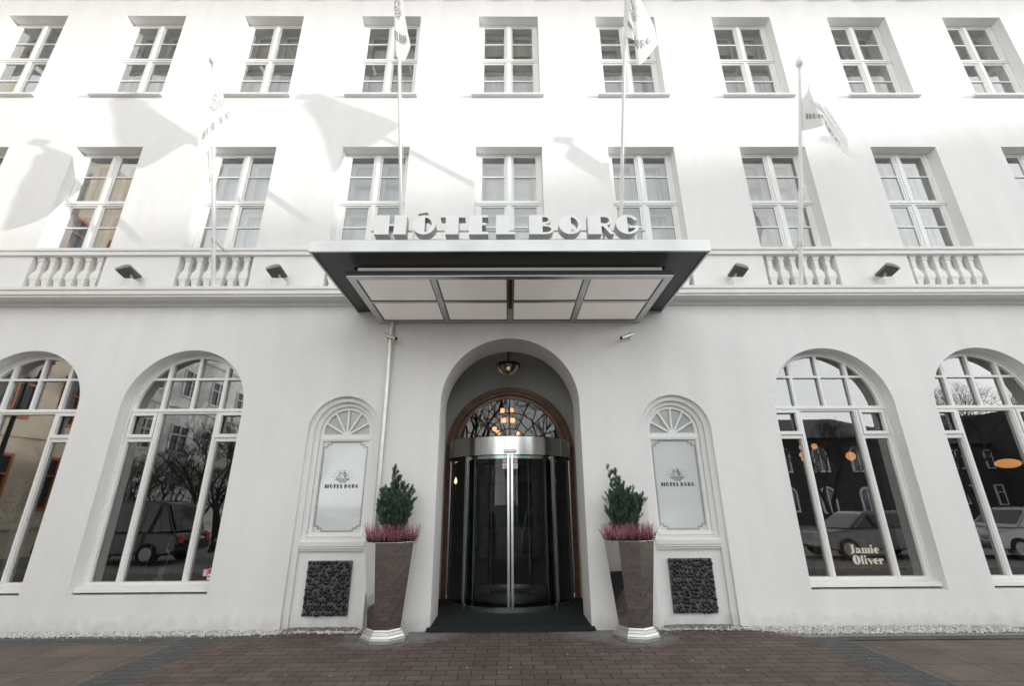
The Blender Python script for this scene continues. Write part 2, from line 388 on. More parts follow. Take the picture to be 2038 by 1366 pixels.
# ------------------------------------------------------------------ mesh helpers
class MB:
    def __init__(s):
        s.v = []; s.f = []; s.m = []
    def add(s, verts, faces, mi=0):
        o = len(s.v)
        s.v += [tuple(p) for p in verts]
        s.f += [tuple(i + o for i in f) for f in faces]
        s.m += [mi] * len(faces)
        return s
    def box(s, x0, x1, y0, y1, z0, z1, mi=0):
        return s.add([(x0, y0, z0), (x1, y0, z0), (x1, y1, z0), (x0, y1, z0), (x0, y0, z1), (x1, y0, z1), (x1, y1, z1), (x0, y1, z1)],
                     [(0, 3, 2, 1), (4, 5, 6, 7), (0, 1, 5, 4), (1, 2, 6, 5), (2, 3, 7, 6), (3, 0, 4, 7)], mi)
    def face2d(s, outer, holes, y, mi=0, flip=False):
        polys = [[Vector((p[0], p[1], 0)) for p in c] for c in [outer] + holes]
        tris = tessellate_polygon(polys)
        pts = [p for c in [outer] + holes for p in c]
        fs = []
        for t in tris:
            a, b, c = t
            A, B, Cc = pts[a], pts[b], pts[c]
            ar = (B[0] - A[0]) * (Cc[1] - A[1]) - (Cc[0] - A[0]) * (B[1] - A[1])
            if abs(ar) < 1e-9: continue
            fs.append((a, b, c) if (ar > 0) != flip else (a, c, b))
        return s.add([(p[0], y, p[1]) for p in pts], fs, mi)
    def side(s, contour, y0, y1, mi=0, closed=True):
        n = len(contour)
        vs = [(p[0], y0, p[1]) for p in contour] + [(p[0], y1, p[1]) for p in contour]
        fs = [(i, (i + 1) % n, (i + 1) % n + n, i + n) for i in range(n if closed else n - 1)]
        return s.add(vs, fs, mi)
    def prism(s, outer, y0, y1, holes=(), mi=0, side_mi=None, back=True):
        holes = list(holes)
        s.face2d(outer, holes, y0, mi)
        if back: s.face2d(outer, holes, y1, mi if side_mi is None else side_mi, True)
        for c in [outer] + holes:
            s.side(c, y0, y1, mi if side_mi is None else side_mi)
        return s
    def tube(s, pts, r, n=8, mi=0, caps=True):
        pts = [Vector(p) for p in pts]
        rs = r if isinstance(r, (list, tuple)) else [r] * len(pts)
        o = len(s.v); prev = None
        for i, p in enumerate(pts):
            d = (pts[min(i + 1, len(pts) - 1)] - pts[max(i - 1, 0)]).normalized()
            if prev is None:
                a = Vector((0, 0, 1)) if abs(d.z) < .9 else Vector((1, 0, 0))
                u = d.cross(a).normalized()
            else:
                u = (prev - d * prev.dot(d)).normalized()
            prev = u
            w = d.cross(u)
            for k in range(n):
                t = 2 * PI * k / n
                q = p + rs[i] * (math.cos(t) * u + math.sin(t) * w)
                s.v.append(tuple(q))
        for i in range(len(pts) - 1):
            for k in range(n):
                a = o + i * n + k; b = o + i * n + (k + 1) % n
                s.f.append((a, b, b + n, a + n)); s.m.append(mi)
        if caps:
            s.f.append(tuple(o + k for k in reversed(range(n)))); s.m.append(mi)
            s.f.append(tuple(o + (len(pts) - 1) * n + k for k in range(n))); s.m.append(mi)
        return s
    def lathe(s, prof, c=(0, 0, 0), n=16, mi=0, rot=0, a0=0, a1=2 * PI, caps=True):
        """prof: list of (r, z)"""
        full = abs(a1 - a0 - 2 * PI) < 1e-6
        m_ = n if full else n + 1
        o = len(s.v)
        for (r, z) in prof:
            for k in range(m_):
                t = rot + a0 + (a1 - a0) * k / n
                s.v.append((c[0] + r * math.cos(t), c[1] + r * math.sin(t), c[2] + z))
        for i in range(len(prof) - 1):
            for k in range(n):
                a = o + i * m_ + k; b = o + i * m_ + (k + 1) % m_
                s.f.append((a, b, b + m_, a + m_)); s.m.append(mi)
        if full and caps:
            s.f.append(tuple(o + k for k in reversed(range(n)))); s.m.append(mi)
            s.f.append(tuple(o + (len(prof) - 1) * m_ + k for k in range(n))); s.m.append(mi)
        return s
    def strip(s, prof, x0, x1, mi=0, close=True):
        """extrude a (y, z) profile along x"""
        n = len(prof)
        vs = [(x0, p[0], p[1]) for p in prof] + [(x1, p[0], p[1]) for p in prof]
        fs = [(i, (i + 1) % n, (i + 1) % n + n, i + n) for i in range(n if close else n - 1)]
        s.add(vs, fs, mi)
        if close:
            s.add([(x0, p[0], p[1]) for p in prof], [tuple(range(n))], mi)
            s.add([(x1, p[0], p[1]) for p in prof], [tuple(reversed(range(n)))], mi)
        return s
    def build(s, name, mats, parent=None, smooth=None, bevel=0, shift=(0, 0, 0), norm=True):
        me = bpy.data.meshes.new(name)
        me.from_pydata([(v[0] - shift[0], v[1] - shift[1], v[2] - shift[2]) for v in s.v], [], s.f)
        if not isinstance(mats, (list, tuple)): mats = [mats]
        for m in mats: me.materials.append(m)
        me.polygons.foreach_set('material_index', s.m)
        me.update()
        if norm:
            bm = bmesh.new(); bm.from_mesh(me)
            bmesh.ops.recalc_face_normals(bm, faces=bm.faces)
            bm.to_mesh(me); bm.free()
        if smooth is not None:
            me.polygons.foreach_set('use_smooth', [True] * len(me.polygons))
            try: me.set_sharp_from_angle(angle=rad(smooth))
            except Exception: pass
        o = bpy.data.objects.new(name, me)
        COL.objects.link(o)
        if parent: o.parent = parent
        if bevel:
            b = o.modifiers.new('bevel', 'BEVEL'); b.width = bevel; b.segments = 2; b.limit_method = 'ANGLE'; b.angle_limit = rad(40)
        return o

def tag(o, label=None, cat=None, group=None, kind=None):
    if label: o['label'] = label
    if cat: o['category'] = cat
    if group: o['group'] = group
    if kind: o['kind'] = kind
    return o
def empty(name, loc=(0, 0, 0)):
    o = bpy.data.objects.new(name, None)
    o.empty_display_size = .2
    o.location = loc
    COL.objects.link(o)
    return o
def copy_tree(o, parent=None):
    c = o.copy(); COL.objects.link(c); c.parent = parent
    for ch in list(o.children): copy_tree(ch, c)
    return c
def inst(me_obj, parent, loc, scale=None):
    c = me_obj.copy(); COL.objects.link(c); c.parent = parent; c.location = loc
    if scale: c.scale = scale
    return c

def arch(cx, hw, z0, zs, n=28, rise=None):
    """contour, counter clockwise: bottom left, bottom right, round the arch"""
    r = rise or hw
    pts = [(cx - hw, z0), (cx + hw, z0)]
    for k in range(n + 1):
        t = PI * k / n
        pts.append((cx + hw * math.cos(t), zs + r * math.sin(t)))
    return pts
def rect(x0, x1, z0, z1): return [(x0, z0), (x1, z0), (x1, z1), (x0, z1)]
def clip(poly, cl_):
    """convex clip of poly by convex ccw polygon"""
    out = list(poly)
    for i in range(len(cl_)):
        a, b = cl_[i], cl_[(i + 1) % len(cl_)]
        def ins(p): return (b[0] - a[0]) * (p[1] - a[1]) - (b[1] - a[1]) * (p[0] - a[0]) > -1e-9
        new = []
        for j in range(len(out)):
            p, q = out[j], out[(j + 1) % len(out)]
            ip, iq = ins(p), ins(q)
            if ip: new.append(p)
            if ip != iq:
                d1 = (b[0] - a[0]) * (p[1] - a[1]) - (b[1] - a[1]) * (p[0] - a[0])
                d2 = (b[0] - a[0]) * (q[1] - a[1]) - (b[1] - a[1]) * (q[0] - a[0])
                t = d1 / (d1 - d2)
                new.append((p[0] + t * (q[0] - p[0]), p[1] + t * (q[1] - p[1])))
        out = new
        if not out: return []
    ded = []
    for p in out:
        if not ded or (abs(p[0] - ded[-1][0]) + abs(p[1] - ded[-1][1]) > 1e-5): ded.append(p)
    if len(ded) > 1 and abs(ded[0][0] - ded[-1][0]) + abs(ded[0][1] - ded[-1][1]) < 1e-5: ded.pop()
    return ded

# ------------------------------------------------------------------ the facade
B = 2.522
CX = .012                      # the door axis
W2, W1 = .638, .631
R2 = (9.312, 11.552)
R1 = (4.93, 8.02)
ARCH_HW, ARCH_Z0, ARCH_ZS = .94, .445, 3.0
DOOR_HW, DOOR_ZS = 1.075, 3.05
KS_UP = range(-5, 6)
KS_ARCH = (-5, -4, -3, -2, 2, 3, 4, 5)
XL, XR, ZTOP = -15.2, 15.2, 14.2

hotel = empty('hotel_building', (0, 0, 0))
tag(hotel, 'white rendered hotel facade with arched ground floor windows and two upper window rows', 'building')

holes = []
wm = MB()
for k in KS_UP:
    holes.append(rect(CX + k * B - W2, CX + k * B + W2, *R2))
    wm.side(holes[-1], 0, .2)
for k in KS_UP:
    holes.append(rect(CX + k * B - W1, CX + k * B + W1, *R1))
    wm.side(holes[-1], 0, .2)
for k in KS_ARCH:
    holes.append(arch(CX + k * B, ARCH_HW, ARCH_Z0, ARCH_ZS, 40))
    wm.side(holes[-1], 0, .22)
for k in (-1, 1):
    holes.append(arch(CX + k * B, .54, -.02, 2.64, 32))
    wm.side(holes[-1], 0, .065)
dc = [(CX - DOOR_HW, -.02), (CX + DOOR_HW, -.02)] + [(CX + DOOR_HW * math.cos(PI * i / 48), DOOR_ZS + DOOR_HW * math.sin(PI * i / 48)) for i in range(49)]
holes.append(dc)
wm.side(dc, 0, .7)
wm.face2d(rect(XL, XR, -.1, ZTOP), holes, 0)
# the rest of the block: sides, back and roof keep its rooms dark
wm.add([(XL, 0, -.1), (XL, 9, -.1), (XL, 9, ZTOP), (XL, 0, ZTOP)], [(0, 1, 2, 3)])
wm.add([(XR, 0, -.1), (XR, 9, -.1), (XR, 9, ZTOP), (XR, 0, ZTOP)], [(0, 3, 2, 1)])
wm.add([(XL, 9, -.1), (XR, 9, -.1), (XR, 9, ZTOP), (XL, 9, ZTOP)], [(0, 1, 2, 3)])
wm.add([(XL, 0, ZTOP), (XR, 0, ZTOP), (XR, 9, ZTOP), (XL, 9, ZTOP)], [(0, 1, 2, 3)])
wall = wm.build('facade_wall', M_WALL, hotel, norm=False)

# cornice ledge, balcony rail
mb = MB()
mb.strip([(.0, 4.765), (-.26, 4.765), (-.26, 4.795), (-.285, 4.80), (-.285, 4.855), (-.275, 4.862), (-.275, 4.872), (-.30, 4.88), (-.30, 4.932), (.0, 4.945)], XL, XR)
mb.strip([(.0, 4.70), (-.035, 4.70), (-.05, 4.74), (-.10, 4.764), (0, 4.7645)], XL, XR)
mb.build('cornice_ledge', M_TRIM, hotel)
mb = MB()
mb.strip([(.12, 5.66), (-.045, 5.66), (-.045, 5.705), (-.03, 5.71), (-.03, 5.735), (-.06, 5.742), (-.06, 5.79), (.12, 5.80)], XL, XR)
mb.build('balcony_rail', M_TRIM, hotel)

# added eaves out of view, shaped to block sky light from the upper wall
mb = MB()
mb.strip([(.0, 12.75), (-2.1, 12.85), (-2.15, 12.9), (-2.15, 13.15), (0, 13.5)], XL, XR)
for i in range(30):
    x = XL + .5 + i * 1.0
    mb.box(x - .08, x + .08, -1.9, -.001, 12.6, 12.748)
mb.build('sky_block_eaves', M_TRIM, hotel)

# balusters: one balustrade under each first floor window
def baluster_mesh():
    m_ = MB()
    s = 1.414
    prof = [(.059, .73), (.059, .68), (.050, .675), (.050, .635), (.039, .625), (.037, .47), (.045, .445), (.066, .385), (.072, .31), (.069, .278), (.060, .27), (.060, .245), (.052, .24), (.050, .20), (.044, .19), (.042, 0)]
    m_.lathe([(r * s, z) for r, z in prof], (0, 0, 0), 4, rot=PI / 4)
    return m_.build('baluster', M_TRIM, None, bevel=.003)
bal0 = None
for k in KS_UP:
    x = CX + k * B
    mb = MB(); mb.box(x - W1 + .002, x + W1 - .002, -.0, .17, 4.905, 4.955)
    bs = mb.build('balustrade', M_TRIM, hotel)
    for i in range(6):
        if bal0 is None:
            bal0 = baluster_mesh(); b_ = bal0; b_.parent = bs
        else:
            b_ = bal0.copy(); COL.objects.link(b_); b_.parent = bs
        b_.location = (x + (i - 2.5) * .203, .075, 4.945)

# ---- upper windows
def casement_frame(hw, zb, zt, cells, y0, y1):
    return MB().prism(rect(-hw, hw, zb, zt), y0, y1, [rect(*c) for c in cells])

def curtain_mesh(x0, x1, z0, z1, y, amp, n, seed):
    rnd = random.Random(seed)
    m_ = MB()
    cols = n * 6
    ph = rnd.random() * 6
    vs = []
    for i in range(cols + 1):
        u = i / cols
        x = x0 + (x1 - x0) * u
        yy = y + amp * math.sin(2 * PI * n * u + ph + 1.3 * math.sin(5 * u + ph)) * (.6 + .4 * math.sin(9 * u + ph))
        vs.append((x, yy, z0)); vs.append((x + .004 * math.sin(i), y + .7 * (yy - y), z1))
    m_.add(vs, [(2 * i, 2 * i + 2, 2 * i + 3, 2 * i + 1) for i in range(cols)])
    return m_

def make_upper(row):
    """returns list of (name, mesh object, material) prototypes around x=0"""
    if row == 2:
        hw, zb, zt = W2, R2[0], R2[1]
        up_, lo_ = (10.56, 11.47), (9.43, 10.40)
        mu, ml, zm = 10.985, 9.935, 10.48
    else:
        hw, zb, zt = W1, 4.95, R1[1]
        up_, lo_ = (6.95, 7.95), (5.86, 6.80)
        mu, ml, zm = 7.49, 6.37, 6.875
    xs = ((-.515, -.088), (.088, .515))
    cells = [(a - .028, b + .028, c - .028, d + .028) for a, b in xs for c, d in (up_, lo_)]
    fr = casement_frame(hw - .002, zb + .002, zt - .002, cells, .2, .275)
    # transom drip moulding
    fr.box(-hw + .004, hw - .004, .172, .1985, zm - .012, zm + .018)
    fr.box(-hw + .004, hw - .004, .186, .1985, zm - .045, zm - .012)
    fr.box(-.022, .022, .186, .1985, zb + .02, zm - .046); fr.box(-.022, .022, .186, .1985, zm + .02, zt - .06)
    # sashes set inside, with glazing bar
    for a, b in xs:
        for (c, d), m_ in ((up_, mu), (lo_, ml)):
            s_out = rect(a - .026, b + .026, c - .026, d + .026)
            fr.prism(s_out, .212, .25, [rect(a, b, c, m_ - .012), rect(a, b, m_ + .012, d)])
    # inner frame 15 cm behind
    inn = MB()
    inn.prism(rect(-hw + .03, hw - .03, zb + .02, zt - .02), .40, .44,
              [rect(a + .03, b - .03, c + .03, d - .06) for a, b in xs for c, d in (up_, lo_)])
    for z in (zm,): inn.box(-hw + .03, hw - .03, .277, .399, z - .05, z + .05)
    inn.box(-.05, .05, .277, .399, zb + .02, zm - .051); inn.box(-.05, .05, .277, .399, zm + .051, zt - .02)
    # lining between the frames
    inn.side(rect(-hw + .03, hw - .03, zb + .02, zt - .02), .276, .7)
    pn = MB()
    for a, b in xs:
        for (c, d), m_ in ((up_, mu), (lo_, ml)):
            pn.add([(a, .232, c), (b, .232, c), (b, .232, d), (a, .232, d)], [(0, 1, 2, 3)])
    rm = MB()
    rm.box(-hw - .25, hw + .25, .7005, 2.6, zb - .1, zt + .15)
    rm.f.pop(-4); rm.m.pop(-4)          # open towards the window
    return fr, inn, pn, rm

protos = {}
for row in (2, 1):
    fr, inn, pn, rm = make_upper(row)
    for k in KS_UP:
        x = CX + k * B
        if (row, 'f') not in protos:
            w = fr.build('window', M_FRAME, hotel)
            i_ = inn.build('inner_frame', M_FRAME, w)
            p_ = pn.build('pane', M_GLASSUP, w, norm=False)
            r_ = rm.build('room', M_ROOMUP, w, norm=False)
            protos[(row, 'f')] = w; protos[(row, 'p')] = (i_, p_, r_)
        else:
            w = protos[(row, 'f')].copy(); COL.objects.link(w); w.parent = hotel
            for q in protos[(row, 'p')]:
                c = q.copy(); COL.objects.link(c); c.parent = w
        w.location = (x, 0, 0)
        rnd = random.Random(k * 10 + row)
        z0, z1 = (R2[0] + .05, R2[1] - .12) if row == 2 else (5.0, R1[1] - .12)
        # net curtain plus side curtains; each room drawn differently
        open_ = rnd.choice([0, 0, .12, .2]) if row == 2 else rnd.choice([0, 0, .1])
        cu = curtain_mesh(-.60, .60 - open_, z0, z1, .56, .018, 9 + (k % 3), k + row * 31)
        cu.build('net_curtain', M_CURT, w, smooth=60, norm=False)
        cs = MB()
        for sx in (-1, 1):
            wv = rnd.uniform(.1, .22)
            c2 = curtain_mesh(min(sx * .62, sx * (.62 - wv)), max(sx * .62, sx * (.62 - wv)), z0, z1, .49, .02, 3, k + sx)
            cs.add(c2.v, c2.f)
        cs.build('side_curtain', M_CURT2 if (k + row) % 2 else M_CURT, w, smooth=60, norm=False)
        if rnd.random() < .5:
            hb = rnd.uniform(.15, .55)
            MB().box(-.58, .58, .465, .470, z1 - hb, z1 + .02).build('roller_blind', M_BLIND if rnd.random() < .5 else M_CURT2, w)
        if row == 2:
            ws = MB().strip([(.0, R2[0] - .055), (-.075, R2[0] - .05), (-.08, R2[0] - .012), (-.06, R2[0] - .002), (.1985, R2[0] + .022), (.1985, R2[0] + .001), (.0, R2[0] - .01)], -W2 - .10, W2 + .06)
            ws.build('window_sill', M_TRIM, w, bevel=.004)
        if row == 1:
            wb = MB().box(-.012, .012, .1, .1985, 6.2, 6.2001)

# ---- arched ground floor windows
def arch_window():
    y0, y1 = .215, .29
    outer = arch(0, ARCH_HW - .002, .47, ARCH_ZS, 40)
    inner = arch(0, ARCH_HW - .075, .47, ARCH_ZS, 40)
    m1, hwm = .46, .036
    cells = []
    low = [(-.9, -m1 - hwm), (-m1 + hwm, m1 - hwm), (m1 + hwm, .9)]
    for i, (a, b) in enumerate(low):
        if i == 1: cells.append((a, b, .585, 2.955))
        else:
            cells.append((a, b, .585, 2.525)); cells.append((a, b, 2.60, 2.955))
    cols = [(-.9, -m1 - .026), (-m1 + .026, -.022), (.022, m1 - .026), (m1 + .026, .9)]
    for a, b in cols:
        cells.append((a, b, 3.035, 3.50)); cells.append((a, b, 3.535, 4.2))
    hs_ = [h for h in (clip(rect(*c), inner) for c in cells) if len(h) > 2]
    fr = MB().prism(outer, y0, y1, hs_)
    # projecting ovolo on the main bars
    for sx in (-1, 1):
        fr.box(sx * m1 - .018, sx * m1 + .018, y0 - .018, y0 - .0005, .58, 2.96)
    fr.box(-ARCH_HW + .01, ARCH_HW - .01, y0 - .022, y0 - .0005, 2.985, 3.02)
    fr.prism(arch(0, ARCH_HW - .003, .50, ARCH_ZS, 40), y0 - .02, y0 - .0004, [arch(0, ARCH_HW - .03, .53, ARCH_ZS, 40)])
    cas = []
    for sx in (-1, 1):
        cas.append(MB())
        a, b = sorted((sx * (m1 + hwm - .012), sx * (ARCH_HW - .058)))
        cas[-1].prism(rect(a, b, 2.585, 2.972), y0 - .03, y0 - .0206, [rect(a + .045, b - .045, 2.635, 2.925)])
        cas[-1].prism(rect(a + .02, b - .02, 2.60, 2.955), y0 - .0203, y0 + .02, [rect(a + .045, b - .045, 2.635, 2.925)])
    pn = MB().face2d(arch(0, ARCH_HW - .06, .52, ARCH_ZS, 40), [], .262)
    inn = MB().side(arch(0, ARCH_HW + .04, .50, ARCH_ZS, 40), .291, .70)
    sill = MB().strip([(.214, .555), (.10, .535), (.075, .525), (.075, .478), (.095, .472), (.214, .475)], -ARCH_HW + .004, ARCH_HW - .004)
    return fr, cas, pn, inn, sill
fr, cas, pn, inn, sill = arch_window()
AW = {}
first = None
for k in KS_ARCH:
    x = CX + k * B
    if first is None:
        w = fr.build('arched_window', M_FRAME, hotel)
        ch = [cas[0].build('casement', M_FRAME, w), cas[1].build('casement', M_FRAME, w), pn.build('pane', M_GLASS, w, norm=False),
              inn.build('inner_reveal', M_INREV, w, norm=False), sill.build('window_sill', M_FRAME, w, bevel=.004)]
        first = (w, ch)
    else:
        w = first[0].copy(); COL.objects.link(w); w.parent = hotel
        for q in first[1]:
            c = q.copy(); COL.objects.link(c); c.parent = w
    w.location = (x, 0, 0)
    AW[k] = w
# dark rooms behind
def open_box(x0, x1, y0, y1, z0, z1):
    m_ = MB().box(x0, x1, y0, y1, z0, z1)
    m_.f.pop(2); m_.m.pop(2)
    return m_
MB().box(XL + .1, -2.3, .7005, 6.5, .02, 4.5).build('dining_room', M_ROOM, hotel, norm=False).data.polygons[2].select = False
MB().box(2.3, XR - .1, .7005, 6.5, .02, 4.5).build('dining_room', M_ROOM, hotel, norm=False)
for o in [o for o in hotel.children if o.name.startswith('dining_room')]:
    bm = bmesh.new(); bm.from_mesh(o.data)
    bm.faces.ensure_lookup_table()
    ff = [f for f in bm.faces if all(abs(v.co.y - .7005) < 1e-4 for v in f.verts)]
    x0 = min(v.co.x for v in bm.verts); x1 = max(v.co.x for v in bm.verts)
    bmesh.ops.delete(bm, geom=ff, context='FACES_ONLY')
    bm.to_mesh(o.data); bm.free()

# ---- niche windows
def stroke(pts, w):
    out = []
    for i in range(len(pts) - 1):
        a, b = Vector(pts[i]), Vector(pts[i + 1])
        d = (b - a)
        if d.length < 1e-6: continue
        d.normalize(); n = Vector((-d.y, d.x)) * w / 2
        out.append([tuple(a - n), tuple(b - n), tuple(b + n), tuple(a + n)])
    return out
def circ(cx, cy_, r, n=24, a0=0, a1=2 * PI, ry=None):
    ry = ry or r
    return [(cx + r * math.cos(a0 + (a1 - a0) * i / n), cy_ + ry * math.sin(a0 + (a1 - a0) * i / n)) for i in range(n + (0 if abs(a1 - a0 - 2 * PI) < 1e-6 else 1))]

# art deco capitals: (outer, holes) in units of the letter height, x measured along the sign
def P(*a): return [((a[i]) / 163.0, (235 - a[i + 1]) / 163.0) for i in range(0, len(a), 2)]
def dhole(cx, cyy, r_in, x_from):
    # right hand half-moon counter of the round letters
    pts = []
    t0 = math.acos(max(-1, min(1, (x_from - cx) / r_in)))
    for i in range(15):
        t = -t0 + 2 * t0 * i / 14
        pts += [cx + r_in * math.cos(t), cyy - r_in * math.sin(t) * 1.0]
    return P(*pts)
def ccirc(cx, cyy, r, n=32, ry=None):
    pts = []
    for i in range(n):
        t = 2 * PI * i / n
        pts += [cx + r * math.cos(t), cyy - (ry or r) * math.sin(t)]
    return P(*pts)
GLYPH = {}
GLYPH['H'] = ([(P(25, 235, 130, 235, 130, 163, 165, 163, 165, 235, 255, 235, 255, 72, 165, 72, 165, 148, 130, 148, 130, 72, 25, 72), [])], 25, 255)
GLYPH['O'] = ([(ccirc(383, 153, 84, ry=82), [dhole(376, 153, 64, 388)])], 299, 467)
GLYPH['ACUTE'] = ([(P(335, 62, 405, 48, 400, 30, 330, 46), [])], 330, 405)
GLYPH['T'] = ([(P(540, 235, 635, 235, 635, 92, 680, 92, 680, 72, 500, 72, 500, 92, 540, 92), [])], 500, 680)
GLYPH['E'] = ([(P(712, 235, 850, 235, 850, 214, 806, 214, 806, 158, 832, 158, 832, 138, 806, 138, 806, 92, 850, 92, 850, 72, 712, 72), [])], 712, 850)
GLYPH['L'] = ([(P(908, 235, 1045, 235, 1045, 214, 1000, 214, 1000, 72, 908, 72), [])], 908, 1045)
def b_outer():
    pts = [1148, 235, 1248, 235]
    for i in range(9):
        t = -PI / 2 + PI * i / 8
        pts += [1268 + 60 * math.cos(t), 193 - 42 * math.sin(t)]
    for i in range(9):
        t = -PI / 2 + PI * i / 8
        pts += [1262 + 48 * math.cos(t), 111 - 39 * math.sin(t)]
    pts += [1148, 72]
    return P(*pts)
def bowl(cx, cyy, rx, ry, x0):
    pts = [x0, cyy + ry]
    for i in range(9):
        t = -PI / 2 + PI * i / 8
        pts += [cx + rx * math.cos(t), cyy - ry * math.sin(t)]
    pts += [x0, cyy - ry]
    return P(*pts)
GLYPH['B'] = ([(b_outer(), [bowl(1268, 193, 42, 25, 1246), bowl(1260, 111, 32, 22, 1246)])], 1148, 1328)
def r_outer():
    pts = [1578, 235, 1676, 235, 1676, 168, 1690, 168, 1738, 235, 1766, 235, 1716, 162]
    for i in range(9):
        t = -PI / 2 + .35 + (PI - .35) * i / 8
        pts += [1705 + 50 * math.cos(t), 118 - 46 * math.sin(t)]
    pts += [1578, 72]
    return P(*pts)
GLYPH['R'] = ([(r_outer(), [bowl(1702, 118, 34, 28, 1674)])], 1578, 1766)
def g_outer():
    pts = []
    for i in range(30):
        t = rad(32) + (rad(360 - 8) - rad(32)) * i / 29
        pts += [1870 + 86 * math.cos(t), 153 - 82 * math.sin(t)]
    pts += [1898, 164, 1898, 152]
    # counter
    pts2 = pts[:]
    pts2 = pts2[:-4] + [1936, 164, 1880, 164, 1880, 182, 1915, 182]
    q = []
    for i in range(8):
        t = rad(-28) - (rad(60)) * i / 7
        q += [1866 + 66 * math.cos(t), 153 - 66 * math.sin(t)]
    for i in range(8):
        t = rad(88) - (rad(58)) * i / 7
        q += [1866 + 66 * math.cos(t), 153 - 64 * math.sin(t)]
    return P(*(pts2 + q))
GLYPH['G'] = ([(g_outer(), [])], 1782, 1960)
WORD = [('H', 25), ('O', 299), ('ACUTE', 330), ('T', 500), ('E', 712), ('L', 908), ('B', 1148), ('O', 1366), ('R', 1578), ('G', 1782)]
def word_polys(x0, z0, h, thin=False):
    """the two words as polygons; origin at the left foot"""
    res = []
    for ch, px in WORD:
        polys, l, r = GLYPH[ch]
        dx = (px - l - 25) / 163.0
        for outer, hl in polys:
            res.append(([(x0 + (p[0] + dx) * h, z0 + p[1] * h) for p in outer], [[(x0 + (p[0] + dx) * h, z0 + p[1] * h) for p in q] for q in hl]))
    return res
WORD_W = (1960 - 25) / 163.0

def emblem_strokes(cx, cz, s):
    """seated figures before a rising sun over waves, unit s = half width; list of polygons"""
    T = lambda pts: [(cx + a * s, cz + b * s) for a, b in pts]
    out = []
    out += stroke(T(circ(0, 0, .52, 20, 0, PI)), .030 * s)
    for a in (14, 34, 54, 126, 146, 166):
        c, d = math.cos(rad(a)), math.sin(rad(a))
        out += stroke(T([(.62 * c, .62 * d), (1.0 * c, 1.0 * d)]), .014 * s)
        if a in (34, 146):
            c, d = math.cos(rad(a + 10)), math.sin(rad(a + 10)); out += stroke(T([(.6 * c, .6 * d), (.78 * c, .78 * d)]), .012 * s)
    # two seated figures, back to back, as in the etched panel
    out += stroke(T(circ(.12, .66, .085, 12)), .035 * s)
    out += stroke(T([(.10, .57), (.05, .48), (.07, .36), (.12, .28), (.26, .26), (.28, .36), (.22, .48), (.16, .57)]), .05 * s)
    out += stroke(T([(.12, .5), (.16, .38), (.20, .3)]), .03 * s)
    out += stroke(T([(.08, .24), (.2, .2), (.34, .14), (.38, .04)]), .035 * s)
    out += stroke(T(circ(-.20, .62, .08, 12)), .028 * s)
    out += stroke(T([(-.22, .54), (-.30, .44), (-.28, .30), (-.22, .24), (-.12, .26), (-.08, .38), (-.14, .52)]), .030 * s)
    out += stroke(T([(-.2, .24), (-.34, .2), (-.42, .08), (-.36, .0)]), .026 * s)
    out += stroke(T([(-.42, .02), (-.3, .1), (-.16, .06), (-.04, .14), (.08, .04), (.2, .12), (.34, .02), (.46, .06)]), .04 * s)
    out += stroke(T([(-.62, 0), (-.42, .0), (-.22, -.03), (0, .01), (.2, -.04), (.42, 0), (.62, 0)]), .035 * s)
    out += stroke(T([(-.38, -.09), (-.2, -.13), (-.0, -.08), (.2, -.14), (.42, -.08)]), .045 * s)
    out += stroke(T([(-.22, -.18), (-.08, -.22), (.04, -.18), (.18, -.23), (.28, -.18)]), .045 * s)
    return out

